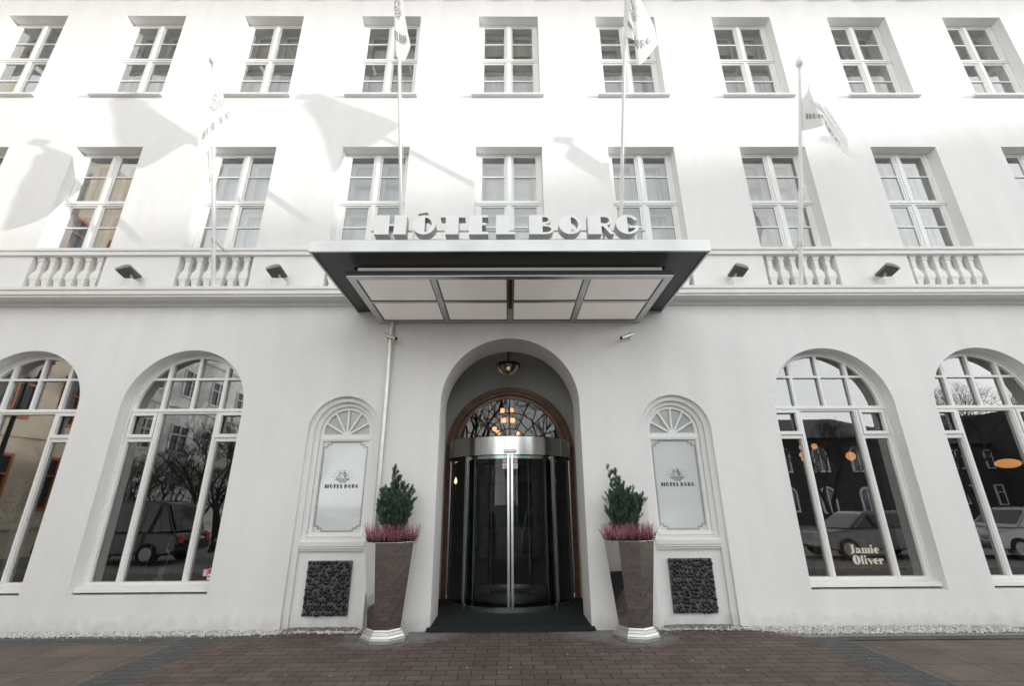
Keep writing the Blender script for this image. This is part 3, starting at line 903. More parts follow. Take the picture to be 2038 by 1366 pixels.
def make_niche(k):
    x = CX + k * B
    cA = arch(x, .54, -.02, 2.64, 32)
    cB = arch(x, .465, -.02, 2.64, 32)
    cC = arch(x, .402, 1.10, 2.64, 32)
    st = MB()
    st.face2d(cA, [cB], .065)
    st.side(cB, .065, .125)
    st.face2d(cB, [cC], .125)
    st.side(cC, .125, .17)
    st.build('niche_surround', M_WALL, hotel, norm=False)
    sl = MB().strip([(.1245, .965), (.085, .972), (.078, 1.0), (.060, 1.006), (.060, 1.03), (.045, 1.036), (.040, 1.10), (.055, 1.115), (.1245, 1.13)], x - .463, x + .463)
    sl.strip([(.1245, 1.131), (.165, 1.165), (.165, 1.10)], x - .4, x + .4)
    sl.build('niche_ledge', M_TRIM, hotel, bevel=.003)
    # window
    fc = arch(x, .40, 1.135, 2.64, 32)
    inner = arch(x, .35, 1.2, 2.64, 32)
    hs_ = [clip(rect(x - .35, x + .35, 1.21, 2.515), inner)]
    o = (x, 2.60)
    angs = [0, 30, 60, 90, 120, 150, 180]
    for i in range(6):
        a0, a1 = rad(angs[i]), rad(angs[i + 1])
        w_ = .011
        pts = []
        d0 = Vector((math.cos(a0), math.sin(a0))); d1 = Vector((math.cos(a1), math.sin(a1)))
        n0 = Vector((-d0.y, d0.x)) * w_; n1 = Vector((d1.y, -d1.x)) * w_
        ov = Vector(o)
        mid = (d0 + d1).normalized()
        p0 = ov + mid * .055
        tri = [tuple(p0), tuple(ov + d0 * .9 + n0), tuple(ov + mid * 1.1), tuple(ov + d1 * .9 + n1)]
        h = clip(tri, arch(x, .35, 2.585, 2.64, 32))
        if len(h) > 2: hs_.append(h)
    fr_ = MB().prism(fc, .17, .215, hs_)
    fr_.box(x - .398, x + .398, .160, .1695, 2.535, 2.565)
    w = fr_.build('niche_window', M_FRAME, hotel)
    MB().strip([(.1695, 1.205), (.12, 1.19), (.118, 1.16), (.1695, 1.14)], x - .395, x + .395).build('window_sill', M_FRAME, w)
    MB().face2d(rect(x - .36, x + .36, 1.2, 2.53), [], .205).build('frosted_pane', M_FROST, w, norm=False)
    MB().face2d(arch(x, .36, 2.57, 2.64, 32), [], .206).build('fanlight_pane', M_FANP, w, norm=False)
    # etched border with stepped corners
    et = MB()
    def border(ins, wd):
        l, r, b, t = x - .35 + ins, x + .35 - ins, 1.21 + ins, 2.515 - ins
        s = .035
        pts = [(l + 3 * s, b), (r - 3 * s, b), (r - 3 * s, b + s), (r - 1.5 * s, b + s), (r - 1.5 * s, b + 2 * s), (r, b + 2 * s), (r, t - 2 * s), (r - 1.5 * s, t - 2 * s), (r - 1.5 * s, t - s), (r - 3 * s, t - s), (r - 3 * s, t), (l + 3 * s, t), (l + 3 * s, t - s), (l + 1.5 * s, t - s), (l + 1.5 * s, t - 2 * s), (l, t - 2 * s), (l, b + 2 * s), (l + 1.5 * s, b + 2 * s), (l + 1.5 * s, b + s), (l + 3 * s, b + s), (l + 3 * s, b)]
        for q in stroke(pts, wd): et.face2d(q, [], .203)
    border(.014, .007); border(.028, .0035)
    et.build('etched_border', M_ETCH, w, norm=False)
    tx = MB()
    h = .053
    for po, hl in word_polys(x - WORD_W * h / 2 * .80, 1.825, h): 
        po = [((p[0] - x) * .80 + x - 0.0, p[1]) for p in po]; 
        hl = [[((p[0] - x) * .80 + x, p[1]) for p in q] for q in hl]
        dx = WORD_W * h / 2 * .80 * (.80 - 1)
        po = [(p[0] + dx * 1.0, p[1]) for p in po]; hl = [[(p[0] + dx, p[1]) for p in q] for q in hl]
        tx.face2d(po, hl, .2025)
    tx.build('etched_lettering', M_ETCH, w, norm=False)
    em = MB()
    for q in emblem_strokes(x, 1.945, .185): em.face2d(q, [], .2025)
    em.build('etched_emblem', M_ETCH, w, norm=False)
    # pebble panel under the ledge
    px0, px1, pz0, pz1 = x - .305, x + .305, .17, .85
    pm = MB().box(px0, px1, .085, .1245, pz0, pz1)
    pan = pm.build('pebble_panel', M_MORTAR, hotel, bevel=.008)
    rnd = random.Random(40 + k)
    pts = []
    nx, nz = 11, 13
    for iz in range(nz):
        for ix in range(nx):
            u = (ix + .5 + (.25 if iz % 2 else -.25)) / nx; w_ = (iz + .5) / nz
            a = px0 + .004 + (px1 - px0 - .008) * min(.97, max(.03, u + rnd.uniform(-.026, .026)))
            b = pz0 + (pz1 - pz0) * min(.97, max(.03, w_ + rnd.uniform(-.024, .024)))
            pts.append((a, b, rnd.uniform(.0225, .0285)))
    bm = bmesh.new()
    for (a, b, r) in pts:
        mtx = Matrix.Translation((a, .080, b)) @ Matrix.Rotation(rnd.uniform(0, PI), 4, 'Y') @ Matrix.Diagonal((r * rnd.uniform(.98, 1.14), .019 * rnd.uniform(.85, 1.15), r * rnd.uniform(.84, 1.0), 1))
        g = bmesh.ops.create_icosphere(bm, subdivisions=2, radius=1, matrix=mtx)
        for v in g['verts']:
            v.co += Vector((rnd.uniform(-1, 1), rnd.uniform(-1, 1), rnd.uniform(-1, 1))) * .0006
    me = bpy.data.meshes.new('pebbles'); bm.to_mesh(me); bm.free()
    me.materials.append(M_STONE)
    me.polygons.foreach_set('use_smooth', [True] * len(me.polygons))
    po = bpy.data.objects.new('pebbles', me); COL.objects.link(po); po.parent = pan
    # worn stone threshold in the bottom of the niche
    bm = bmesh.new()
    g = bmesh.ops.create_grid(bm, x_segments=24, y_segments=5, size=.5, matrix=Matrix.Translation((x, .02, .035)) @ Matrix.Diagonal((1.0, .22, 1, 1)))
    for v in bm.verts:
        e = abs(v.co.x - x) / .5
        v.co.z += rnd.uniform(-.006, .006) - (.02 if v.co.y < -.08 else 0) - .012 * e ** 4
        if v.co.y < -.08: v.co.y += rnd.uniform(-.015, .015) + .04 * e ** 3
    me = bpy.data.meshes.new('threshold_stone'); bm.to_mesh(me); bm.free(); me.materials.append(M_SLAB)
    th = bpy.data.objects.new('threshold_stone', me); COL.objects.link(th); th.parent = hotel
    return w
for k in (-1, 1): make_niche(k)

# ---- entrance chamber, wooden arch, lobby
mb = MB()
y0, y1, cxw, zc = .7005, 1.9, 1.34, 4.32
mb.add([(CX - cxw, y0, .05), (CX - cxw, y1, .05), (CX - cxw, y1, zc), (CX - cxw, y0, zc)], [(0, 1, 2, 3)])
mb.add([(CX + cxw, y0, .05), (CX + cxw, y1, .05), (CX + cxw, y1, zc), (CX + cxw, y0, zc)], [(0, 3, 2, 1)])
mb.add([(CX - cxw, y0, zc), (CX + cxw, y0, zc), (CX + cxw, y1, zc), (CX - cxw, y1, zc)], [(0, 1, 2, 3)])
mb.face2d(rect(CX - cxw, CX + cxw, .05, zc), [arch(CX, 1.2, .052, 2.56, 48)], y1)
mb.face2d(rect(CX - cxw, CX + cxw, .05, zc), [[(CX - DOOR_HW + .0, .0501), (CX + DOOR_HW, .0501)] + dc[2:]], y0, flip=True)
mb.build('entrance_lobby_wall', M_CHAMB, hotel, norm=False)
MB().box(CX - 1.073, CX + 1.073, .002, .7, -.05, .045).box(CX - 2.2, CX + 2.2, .7002, 8.4, -.05, .045).build('entrance_floor', M_MAT, hotel)
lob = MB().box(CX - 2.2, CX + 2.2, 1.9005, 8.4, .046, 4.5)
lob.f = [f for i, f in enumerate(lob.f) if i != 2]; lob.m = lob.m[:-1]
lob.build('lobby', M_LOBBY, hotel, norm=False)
wa = MB()
wa.prism(arch(CX, 1.199, .052, 2.56, 48), 1.84, 1.93, [arch(CX, 1.10, .0521, 2.56, 48)])
wa.prism(arch(CX, 1.0995, .0522, 2.56, 48), 1.87, 1.96, [[(CX - 1.02, 2.45), (CX + 1.02, 2.45)] + [(CX + .985 * math.cos(PI * i / 48), 2.56 + .985 * math.sin(PI * i / 48)) for i in range(49)], ] + [])
# remove the lower solid infill by using a light frame instead
wa = MB()
wa.prism(arch(CX, 1.199, .052, 2.56, 48), 1.84, 1.93, [arch(CX, 1.12, .0521, 2.56, 48)])
ring_o = [(CX + 1.1195 * math.cos(PI * i / 48), 2.56 + 1.1195 * math.sin(PI * i / 48)) for i in range(49)]
ring_i = [(CX + .985 * math.cos(PI * i / 48), 2.56 + .985 * math.sin(PI * i / 48)) for i in range(49)]
wa.prism(ring_o + ring_i[::-1], 1.885, 1.96)
wa.tube([(CX + 1.05 * math.cos(PI * i / 48), 1.885, 2.56 + 1.05 * math.sin(PI * i / 48)) for i in range(49)], .022, 8)
woodarch = wa.build('wooden_arch', M_WOOD, hotel, smooth=35)
fb = MB()
for i in range(9):
    t = PI * i / 8
    a, b = .16, .99
    fb.tube([(CX + a * math.cos(t), 1.925, 2.60 + a * math.sin(t)), (CX + b * math.cos(t), 1.925, 2.56 + b * math.sin(t))], .013, 6)
for r in (.36, .67):
    fb.tube([(CX + r * math.cos(PI * i / 32), 1.925, 2.6 + r * math.sin(PI * i / 32)) for i in range(33)], .012, 6)
fb.box(CX - 1.1, CX + 1.1, 1.9, 1.95, 2.50, 2.60)
fb.build('fanlight_bars', M_WOOD, woodarch, smooth=40)
MB().face2d([(CX + .99 * math.cos(PI * i / 32), 2.57 + .99 * math.sin(PI * i / 32)) for i in range(33)], [], 1.926).build('fanlight_pane', M_FAN, woodarch, norm=False)

# ---- revolving door
DY = 1.87
rd = MB()
R_ = 1.085
rd.lathe([(R_ + .045, 2.36), (R_ + .045, 2.655), (R_ + .03, 2.67), (.1, 2.67)], (CX, DY, 0), 96)
rd.lathe([(R_ + .045, 2.36), (R_ - .05, 2.36), (R_ - .05, 2.40), (.1, 2.40)], (CX, DY, 0), 96, caps=False)
for i in (-26, 22, 52, -58):        # joints between the header sheets
    t = rad(-90 + i)
    rd.tube([(CX + (R_ + .0455) * math.cos(t), DY + (R_ + .0455) * math.sin(t), 2.362), (CX + (R_ + .0455) * math.cos(t), DY + (R_ + .0455) * math.sin(t), 2.668)], .0025, 4, mi=1)
door = rd.build('revolving_door', [M_STEEL, M_STEELD], hotel, smooth=30)
def post(deg, w=.03, rr=None, z0=.05, z1=2.362, name='door_post', m_=None):
    t = rad(deg); rr = rr or R_
    p = MB()
    u = Vector((math.cos(t), math.sin(t), 0)); v = Vector((-u.y, u.x, 0))
    c = Vector((CX, DY, 0)) + u * rr
    vs = []
    for z in (z0, z1):
        for a, b in ((-w, -.03), (w, -.03), (w, .03), (-w, .03)):
            q = c + v * a + u * b; vs.append((q.x, q.y, z))
    p.add(vs, [(0, 3, 2, 1), (4, 5, 6, 7), (0, 1, 5, 4), (1, 2, 6, 5), (2, 3, 7, 6), (3, 0, 4, 7)])
    return p.build(name, m_ or M_STEEL, door, bevel=.006)
for dg in (-90 - 42, -90 + 42): post(dg, .028)
for dg in (-90 - 88, -90 + 88): post(dg, .02)
for dg in (90 - 42, 90 + 42, 90 - 86, 90 + 86): post(dg, .025)
for dg in (-90 - 1.55, -90 + 1.55): post(dg, .021, name='door_leaf_stile')
for dg in (90 - 1.6, 90 + 1.6): post(dg, .02, name='door_leaf_stile')
for dg in (-90 - 36, -90 + 36): post(dg, .012, rr=R_ - .09)
for (z0, z1, dr, nm) in ((.05, .115, .02, 'bottom_rail'), (2.30, 2.361, -.02, 'top_rail')):
    m_ = MB()
    for a0, a1 in ((-178, -2), (48, 132)) if z0 < 1 else ((-178, -2),):
        m_.lathe([(R_ + dr, z0), (R_ + dr, z1), (R_ + dr - .05, z1), (R_ + dr - .05, z0), (R_ + dr, z0)], (CX, DY, 0), 72, a0=rad(a0), a1=rad(a1))
    m_.build(nm, M_STEEL, door, smooth=30)
MB().lathe([(R_, .115), (R_, 2.36)], (CX, DY, 0), 96, a0=rad(-178), a1=rad(-2)).build('curved_glass', M_DRUM, door, smooth=60, norm=False)
MB().lathe([(R_ - .6, .05), (R_ - .6, .056), (R_ - .45, .056)], (CX, DY, 0), 64).build('floor_ring', M_STEELD, door, smooth=30)
# interior fins of the drum
m_ = MB()
for dg in (62, 118):
    t = rad(dg); m_.tube([(CX + .8 * math.cos(t), DY + .8 * math.sin(t), .06), (CX + .8 * math.cos(t), DY + .8 * math.sin(t), 2.36)], .018, 6)
m_.tube([(CX + .74, DY - .62, .75), (CX + .74, DY - .62, 1.75)], .014, 8); m_.tube([(CX + .70, DY - .66, .8), (CX + .74, DY - .62, .8)], .008, 6)
m_.build('push_bar', M_STEEL, door, smooth=40)
m_ = MB().box(CX - .105, CX + .105, DY - R_ - .10, DY - R_ - .046, 2.385, 2.435)
m_.build('door_sensor', M_STEELW, door, bevel=.012)
for s_x in (-1, 1):
    st = MB(); x = CX + s_x * .088
    yb = DY - math.sqrt(R_ ** 2 - .088 ** 2) - .004
    st.box(x - .036, x + .036, yb - .003, yb, 2.135, 2.30, 0)
    st.box(x - .034, x + .034, yb - .005, yb - .0032, 2.215, 2.298, 1)
    st.box(x - .022, x + .022, yb - .0062, yb - .0052, 2.262, 2.278, 0)
    st.box(x - .026, x + .026, yb - .0062, yb - .0052, 2.236, 2.248, 0)
    st.prism(circ(x, 2.172, .024, 20), yb - .005, yb - .0032, [circ(x, 2.172, .016, 20)[::-1]], mi=1)
    st.box(x - .012, x + .012, yb - .005, yb - .0032, 2.168, 2.176, 1)
    st.build('door_sticker', [M_REDL, M_RED], door)

# ------------------------------------------------------------------ the canopy
can = empty('entrance_canopy', (0, 0, 4.6))
tag(can, 'flat steel edged entrance canopy with dark soffit and opal panels above the door', 'canopy')
CXC = .02
def cbuild(m_, name, mats, **k):
    return m_.build(name, mats, can, shift=(0, 0, 4.6), **k)
def frame_xy(m_, x0, x1, y0, y1, w, z0, z1, mi=0, back=False):
    m_.box(x0, x1, y0, y0 + w, z0, z1, mi)
    m_.box(x0, x0 + w, y0 + w, y1, z0, z1, mi); m_.box(x1 - w, x1, y0 + w, y1, z0, z1, mi)
    if back: m_.box(x0 + w, x1 - w, y1 - w, y1, z0, z1, mi)
m_ = MB(); frame_xy(m_, CXC - 2.53, CXC + 2.53, -1.945, -.003, .03, 4.585, 4.752)
m_.box(CXC - 2.4995, CXC + 2.4995, -1.914, -.003, 4.72, 4.745)
cbuild(m_, 'fascia', M_FASCIA, bevel=.003)
m_ = MB()
frame_xy(m_, CXC - 2.499, CXC + 2.499, -1.9145, -.004, .40, 4.60, 4.625)
m_.box(CXC - 2.098, CXC + 2.098, -1.513, -.005, 4.69, 4.70)
frame_xy(m_, CXC - 2.0985, CXC + 2.0985, -1.5135, -.006, .008, 4.6255, 4.69)
cbuild(m_, 'soffit', M_CHAR)
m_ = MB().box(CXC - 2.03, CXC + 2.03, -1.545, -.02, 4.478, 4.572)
cbuild(m_, 'opal_box', M_OPAL)  # unlit box, its brightness comes from the glow added to the opal
m_ = MB().box(CXC - 2.0, CXC + 2.0, -1.48, -.03, 4.5725, 4.689)
cbuild(m_, 'opal_box_cover', M_BLACK)
m_ = MB(); frame_xy(m_, CXC - 2.135, CXC + 2.135, -1.64, -.006, .03, 4.408, 4.476, back=True)
m_.box(CXC - 2.1, CXC + 2.1, -1.605, -.04, 4.45, 4.476)
cbuild(m_, 'lower_frame', M_BLACK)
m_ = MB(); frame_xy(m_, CXC - 2.137, CXC + 2.137, -1.642, -.004, .10, 4.392, 4.4075, back=True)
for xx in (-1.02, 0, 1.02): m_.box(CXC + xx - .04, CXC + xx + .04, -1.5415, -.1045, 4.394, 4.4077)
for a, b in ((-2.036, -1.0605), (-.9795, -.0405), (.0405, .9795), (1.0605, 2.036)):
    m_.box(CXC + a, CXC + b, -.855, -.795, 4.3945, 4.4079)
cbuild(m_, 'panel_frame', M_FASCIA, bevel=.003)
cbuild(MB().box(CXC - .028, CXC + .028, -1.53, -.60, 4.386, 4.3935), 'centre_bar', M_BLACK)
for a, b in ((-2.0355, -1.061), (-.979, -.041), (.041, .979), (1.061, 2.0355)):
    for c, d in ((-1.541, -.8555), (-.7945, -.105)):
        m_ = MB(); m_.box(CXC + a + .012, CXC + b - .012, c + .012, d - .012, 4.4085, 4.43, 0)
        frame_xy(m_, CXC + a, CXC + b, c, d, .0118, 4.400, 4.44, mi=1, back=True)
        cbuild(m_, 'opal_panel', [M_OPAL, M_BLACK])  # unlit opal pane with the added glow, in a black edge

# ------------------------------------------------------------------ the lettering on the canopy
sign = empty('hotel_sign', (0, -1.8, 4.75))
tag(sign, 'white art deco letters reading HÓTEL BORG standing on the canopy edge', 'sign')
SH = .293
SC = SH
SX = 3.497 / ((1970 - 25) / 163.0) / SH
x_start = -1.752
ZB = 4.903
for ch, px in WORD:
    polys, l, r = GLYPH[ch]
    dx = (px - l - 25) / 163.0
    m_ = MB()
    for outer, hl in polys:
        f = lambda p: (x_start + (p[0] + dx) * SH * SX, ZB + p[1] * SH)
        o_, h_ = [f(p) for p in outer], [[f(p) for p in q] for q in hl]
        m_.prism(o_, -1.835, -1.70, h_, mi=0, side_mi=1)
        # raised steel rim round the face
    nm = 'accent' if ch == 'ACUTE' else 'letter'
    m_.build(nm, [M_LETTERF, M_LETTERS], sign, shift=(0, -1.8, 4.75), norm=True, bevel=.0015)
m_ = MB()
for z in (4.925, 5.062):
    m_.tube([(-1.85, -1.66, z), (1.84, -1.66, z)], .013, 8)
for i in range(9):
    x = -1.7 + i * .425
    m_.box(x - .012, x + .012, -1.685, -1.66, 4.753, 5.07)
m_.build('mounting_rail', M_STEELW, sign, shift=(0, -1.8, 4.75), smooth=40)

# ------------------------------------------------------------------ flagpoles and flags
def lerp(a, b, t): return tuple(a[i] + (b[i] - a[i]) * t for i in range(3))
def flagpole(base, tip, label, clamp_z, rail=True):
    root = empty('flagpole', base)
    m_ = MB()
    b, t = Vector(base), Vector(tip)
    d = (t - b).normalized()
    m_.tube([b, b + d * 1.2, t - d * .12], [.034, .031, .022], 12)
    m_.build('pole', M_POLE, root, smooth=60, shift=base)
    f = MB()
    fin = [(.0, -.13), (.024, -.13), (.024, -.10), (.034, -.095), (.030, -.08), (.060, -.045), (.068, -.01), (.060, .03), (.032, .07), (.012, .10), (.0, .14)]
    q = d.to_track_quat('Z', 'Y').to_matrix().to_4x4()
    g = MB().lathe(fin, (0, 0, 0), 16, caps=False)
    g.v = [tuple(t + q @ Vector(v) - d * .06) for v in g.v]
    g.build('finial', M_POLE, root, smooth=50, shift=base)
    # bracket back to the wall
    tt = (clamp_z - b.z) / (t.z - b.z)
    p = b + (t - b) * tt
    br = MB()
    br.tube([(p.x, p.y, p.z), (p.x, -.055 if rail else 0, p.z)], .012, 8)
    br.tube([p - d * .03, p + d * .03], .042, 12)
    br.tube([b - d * .02, b + d * .05], .045, 12)
    br.build('bracket', M_STEELW, root, smooth=50, shift=base)
    tag(root, label, 'flagpole', 'white flagpoles leaning out from the facade')
    # halyard
    hl = MB().tube([b + d * .9 + Vector((.045, -.01, 0)), b + d * (t - b).length * .5 + Vector((.05, -.012, 0)), t - d * .2 + Vector((.03, 0, 0))], .0035, 5)
    hl.build('halyard', M_POLE, root, shift=base)
    return root
flagpole((-4.87, -.13, 4.945), (-4.87, -1.39, 8.60), 'white flagpole standing on the ledge before the left balustrade', 5.72)
flagpole((4.92, -.04, 4.945), (4.92, -1.33, 8.64), 'white flagpole standing on the ledge before the right balustrade', 5.70)
flagpole((-1.8, -.06, 5.2), (-1.8, -1.88, 9.72), 'tall white flagpole rising behind the canopy above the letter H', 5.72)
flagpole((1.93, -.06, 5.68), (1.93, -2.05, 9.93), 'tall white flagpole rising behind the canopy above the letter G', 5.80)
flagpole((10.05, -.05, 4.945), (10.05, -1.33, 8.66), 'white flagpole beyond the right edge of the photo', 5.71)

def catmull(p0, p1, p2, p3, t):
    t2, t3 = t * t, t * t * t
    return .5 * ((2 * p1) + (-p0 + p2) * t + (2 * p0 - 5 * p1 + 4 * p2 - p3) * t2 + (-p0 + 3 * p1 - 3 * p2 + p3) * t3)
def curve(pts, t):
    n = len(pts) - 1
    t = max(0, min(.99999, t)) * n
    i = int(t); f = t - i
    g = lambda j: pts[max(0, min(n, j))]
    return catmull(g(i - 1), g(i), g(i + 1), g(i + 2), f)
def make_flag(grid, label, fold, txt):
    G = [[Vector(p) for p in c] for c in grid]
    def S(u, v):
        cols = [curve(c, v) for c in G]
        p = curve(cols, u)
        n = Vector((.25, -1, .1)).normalized()
        return p + n * (fold * math.sin(u * 11 + v * 2.5) * (.3 + .7 * u) * .5 + .006 * math.sin(v * 23 + u * 7) * u)
    NU, NV = 44, 36
    m_ = MB()
    vs = [S(i / NU, j / NV) for i in range(NU + 1) for j in range(NV + 1)]
    fs = [(i * (NV + 1) + j, (i + 1) * (NV + 1) + j, (i + 1) * (NV + 1) + j + 1, i * (NV + 1) + j + 1) for i in range(NU) for j in range(NV)]
    base = G[0][0]
    m_.add(vs, fs)
    o = m_.build('flag', M_FLAG, None, smooth=75, shift=base, norm=False)
    o.location = base
    tag(o, label, 'flag', 'white flags with dark print on the facade poles')
    # printed emblem and words, lying on both faces of the cloth
    pm = MB()
    polys = [(q, []) for q in emblem_strokes(.5, .50, .30)]
    W_ = .066
    for po, hl in word_polys(0, 0, 1):
        f = lambda p: ((p[0] - WORD_W / 2) * W_ + .5, p[1] * .085 + .20)
        polys.append(([f(p) for p in po], [[f(p) for p in q] for q in hl]))
    for po, hl in polys:
        tmp = MB().face2d(po, hl, 0)
        bm = bmesh.new()
        vv = [bm.verts.new(v) for v in tmp.v]
        for f_ in tmp.f:
            try: bm.faces.new([vv[i] for i in f_])
            except ValueError: pass
        bmesh.ops.subdivide_edges(bm, edges=[e for e in bm.edges if e.calc_length() > .03], cuts=2, use_grid_fill=True)
        for off in (-.004, .004):
            bm.verts.index_update()
            pts = []
            for v in bm.verts:
                u, w = v.co.x, 1 - v.co.z
                u = max(.001, min(.999, u)); w = max(.001, min(.999, w))
                p = S(u, w)
                du = S(min(1, u + .01), w) - S(max(0, u - .01), w); dv = S(u, min(1, w + .01)) - S(u, max(0, w - .01))
                n = du.cross(dv)
                n = n.normalized() if n.length > 0 else Vector((0, -1, 0))
                pts.append(p + n * off)
            pm.add(pts, [tuple(v.index for v in f_.verts) for f_ in bm.faces])
        bm.free()
    pm.build('flag_print', M_PRINT, o, shift=base, norm=False)
    return o
FG = {
 'P1': [   [(-4.878, -1.324, 8.408), (-4.878, -1.234, 8.147), (-4.877, -1.112, 7.793), (-4.877, -0.984, 7.423)] ,
      [(-4.879, -1.269, 8.373), (-4.786, -1.147, 8.136), (-4.709, -1.032, 7.878), (-4.631, -0.912, 7.601)] ,
      [(-4.859, -1.338, 8.246), (-4.842, -1.266, 7.841), (-4.809, -1.211, 7.375), (-4.746, -1.161, 6.869)] ,
      [(-4.848, -1.381, 8.086), (-4.784, -1.419, 7.569), (-4.725, -1.423, 7.063), (-4.661, -1.418, 6.588)] ,],
 'P4': [   [(4.922, -1.257, 8.436), (4.93, -1.152, 8.142), (4.938, -1.038, 7.823), (4.955, -0.921, 7.497)] ,
      [(4.986, -1.295, 8.068), (5.028, -1.246, 7.861), (5.095, -1.182, 7.65), (5.155, -1.11, 7.417)] ,
      [(5.33, -1.067, 7.903), (5.312, -1.052, 7.786), (5.294, -1.037, 7.629), (5.301, -1.018, 7.465)] ,
      [(5.558, -1.084, 7.202), (5.503, -1.11, 7.055), (5.467, -1.11, 6.913), (5.422, -1.118, 6.757)] ,],
 'P2': [   [(-1.815, -2.015, 9.904), (-1.806, -1.849, 9.506), (-1.807, -1.637, 8.996), (-1.8, -1.433, 8.503)] ,
      [(-1.826, -1.95, 9.952), (-1.86, -1.789, 9.599), (-1.877, -1.577, 9.079), (-1.86, -1.394, 8.631)] ,
      [(-1.765, -2.056, 9.799), (-1.701, -1.939, 9.135), (-1.671, -1.827, 8.621), (-1.625, -1.72, 8.101)] ,
      [(-1.716, -2.088, 9.673), (-1.622, -2.009, 8.918), (-1.534, -1.967, 8.429), (-1.467, -1.956, 8.095)] ,],
 'P3': [   [(1.934, -2.032, 9.892), (1.935, -1.854, 9.512), (1.936, -1.691, 9.163), (1.951, -1.549, 8.86)] ,
      [(1.984, -1.956, 9.958), (2.018, -1.742, 9.565), (2.067, -1.558, 9.235), (2.124, -1.426, 8.944)] ,
      [(2.002, -2.044, 9.69), (2.021, -1.907, 9.081), (2.007, -1.839, 8.504), (1.999, -1.786, 7.953)] ,
      [(2.093, -1.922, 9.29), (2.265, -1.857, 8.982), (2.34, -1.792, 8.679), (2.38, -1.756, 8.44)] ,],
}
make_flag(FG['P1'], 'white flag hanging folded from the pole on the left ledge', .05, True)
make_flag(FG['P4'], 'white flag blown to the right on the pole at the right ledge', .05, True)
make_flag(FG['P2'], 'narrow furled white flag cut by the top of the photo above the letter H', .03, True)
make_flag(FG['P3'], 'white flag with dark emblem cut by the top of the photo above the letter G', .05, True)

# ------------------------------------------------------------------ floodlights, cameras, pipe, lantern
def floodlight(x, side, label):
    """side -1: head leans left, +1: head leans right"""
    root = empty('floodlight', (x, -.17, 4.932))
    m_ = MB().box(-.085, .085, -.075, .075, 0, .175)
    m_.box(-.095, .095, -.085, .085, 0, .02)
    m_.build('plinth', M_SILL, root, bevel=.006)
    h = MB()
    # half-round housing, lying tilted towards the wall
    prof = []
    for i in range(13):
        t = PI * i / 12
        prof.append((.12 * math.cos(t), .085 * math.sin(t) ** .7))
    n = len(prof)
    vs = [(p[0], -.13, p[1]) for p in prof] + [(p[0], .13, p[1]) for p in prof]
    h.add(vs, [(i, i + 1, i + 1 + n, i + n) for i in range(n - 1)] + [tuple(range(n)), tuple(reversed(range(n, 2 * n))), (0, n, 2 * n - 1, n - 1)])
    for i in range(6):
        xx = -.11 + i * .036
        h.box(xx - .007, xx + .007, -.142, -.1305, -.012, .045)
    gr = MB().box(-.112, .112, -.126, .126, -.006, -.001, 0)
    for i in range(7): gr.box(-.108 + i * .033, -.100 + i * .033, -.12, .12, -.018, -.0065, 1)
    M_h = Matrix.Translation((side * .05, -.02, .285)) @ Matrix.Rotation(rad(-16) * side * -1, 4, 'Y') @ Matrix.Rotation(rad(-16), 4, 'X')
    for mm, nm, mt in ((h, 'lamp_head', M_FLOOD), (gr, 'lamp_grille', [M_FLOODG, M_FLOOD])):
        mm.v = [tuple(M_h @ Vector(v)) for v in mm.v]
        mm.build(nm, mt, root, bevel=.004 if nm == 'lamp_head' else 0)
    a = MB().tube([(0, 0, .175), (0, 0, .215), (side * .02, -.01, .27)], [.03, .022, .022], 10)
    a.build('lamp_bracket', M_FLOOD, root, smooth=50)
    tag(root, label, 'floodlight', 'floodlights on the ledge')
floodlight(-6.23, -1, 'grey floodlight on white plinth leaning left, between the two left balustrades')
floodlight(-3.79, -1, 'grey floodlight on white plinth leaning left, just left of the canopy')
floodlight(3.78, 1, 'grey floodlight on white plinth leaning right, just right of the canopy')
floodlight(6.29, 1, 'grey floodlight on white plinth leaning right, between the two right balustrades')

def cctv(x, z, side, label):
    root = empty('security_camera', (x, 0, z))
    d = Vector((side * .19, -.07, -.085))
    s = Vector((-side * .0, -.10, .02))
    MB().tube([s - d * .1, s + d], .030, 16).build('camera_body', M_STEELW, root, smooth=40)
    MB().tube([s + d * 1.0, s + d * 1.03], .0285, 16).build('camera_lens', M_BLACK, root, smooth=40)
    m_ = MB().tube([(0, 0, .0), (0, -.012, .0)], .035, 16)
    m_.tube([(0, -.01, 0), (0, -.06, .03), s], .010, 8)
    m_.build('camera_bracket', M_STEELW, root, smooth=40)
    tag(root, label, 'security camera', 'security cameras under the canopy')
cctv(-1.975, 4.13, 1, 'small silver cylinder camera beside the drainpipe under the canopy')
cctv(1.975, 4.13, -1, 'small silver cylinder camera right of the entrance arch')

dp = empty('drainpipe', (-1.895, -.055, .1))
MB().tube([(-1.895, -.055, .42), (-1.895, -.055, 2.2), (-1.895, -.055, 4.39)], .036, 16).build('pipe', M_STEELW, dp, smooth=50, shift=(-1.895, -.055, .1))
MB().tube([(-1.895, -.055, .04), (-1.895, -.055, .46)], .044, 16).build('pipe_shoe', M_STEELD, dp, smooth=50, shift=(-1.895, -.055, .1))
m_ = MB()
for z in (.9, 2.1, 3.4): m_.tube([(-1.895, -.055, z - .012), (-1.895, -.055, z + .012)], .041, 16); m_.box(-1.91, -1.88, -.03, 0, z - .01, z + .01)
m_.build('pipe_clamp', M_STEELW, dp, smooth=50, shift=(-1.895, -.055, .1))
tag(dp, 'straight metal drainpipe running down the wall left of the entrance', 'drainpipe')

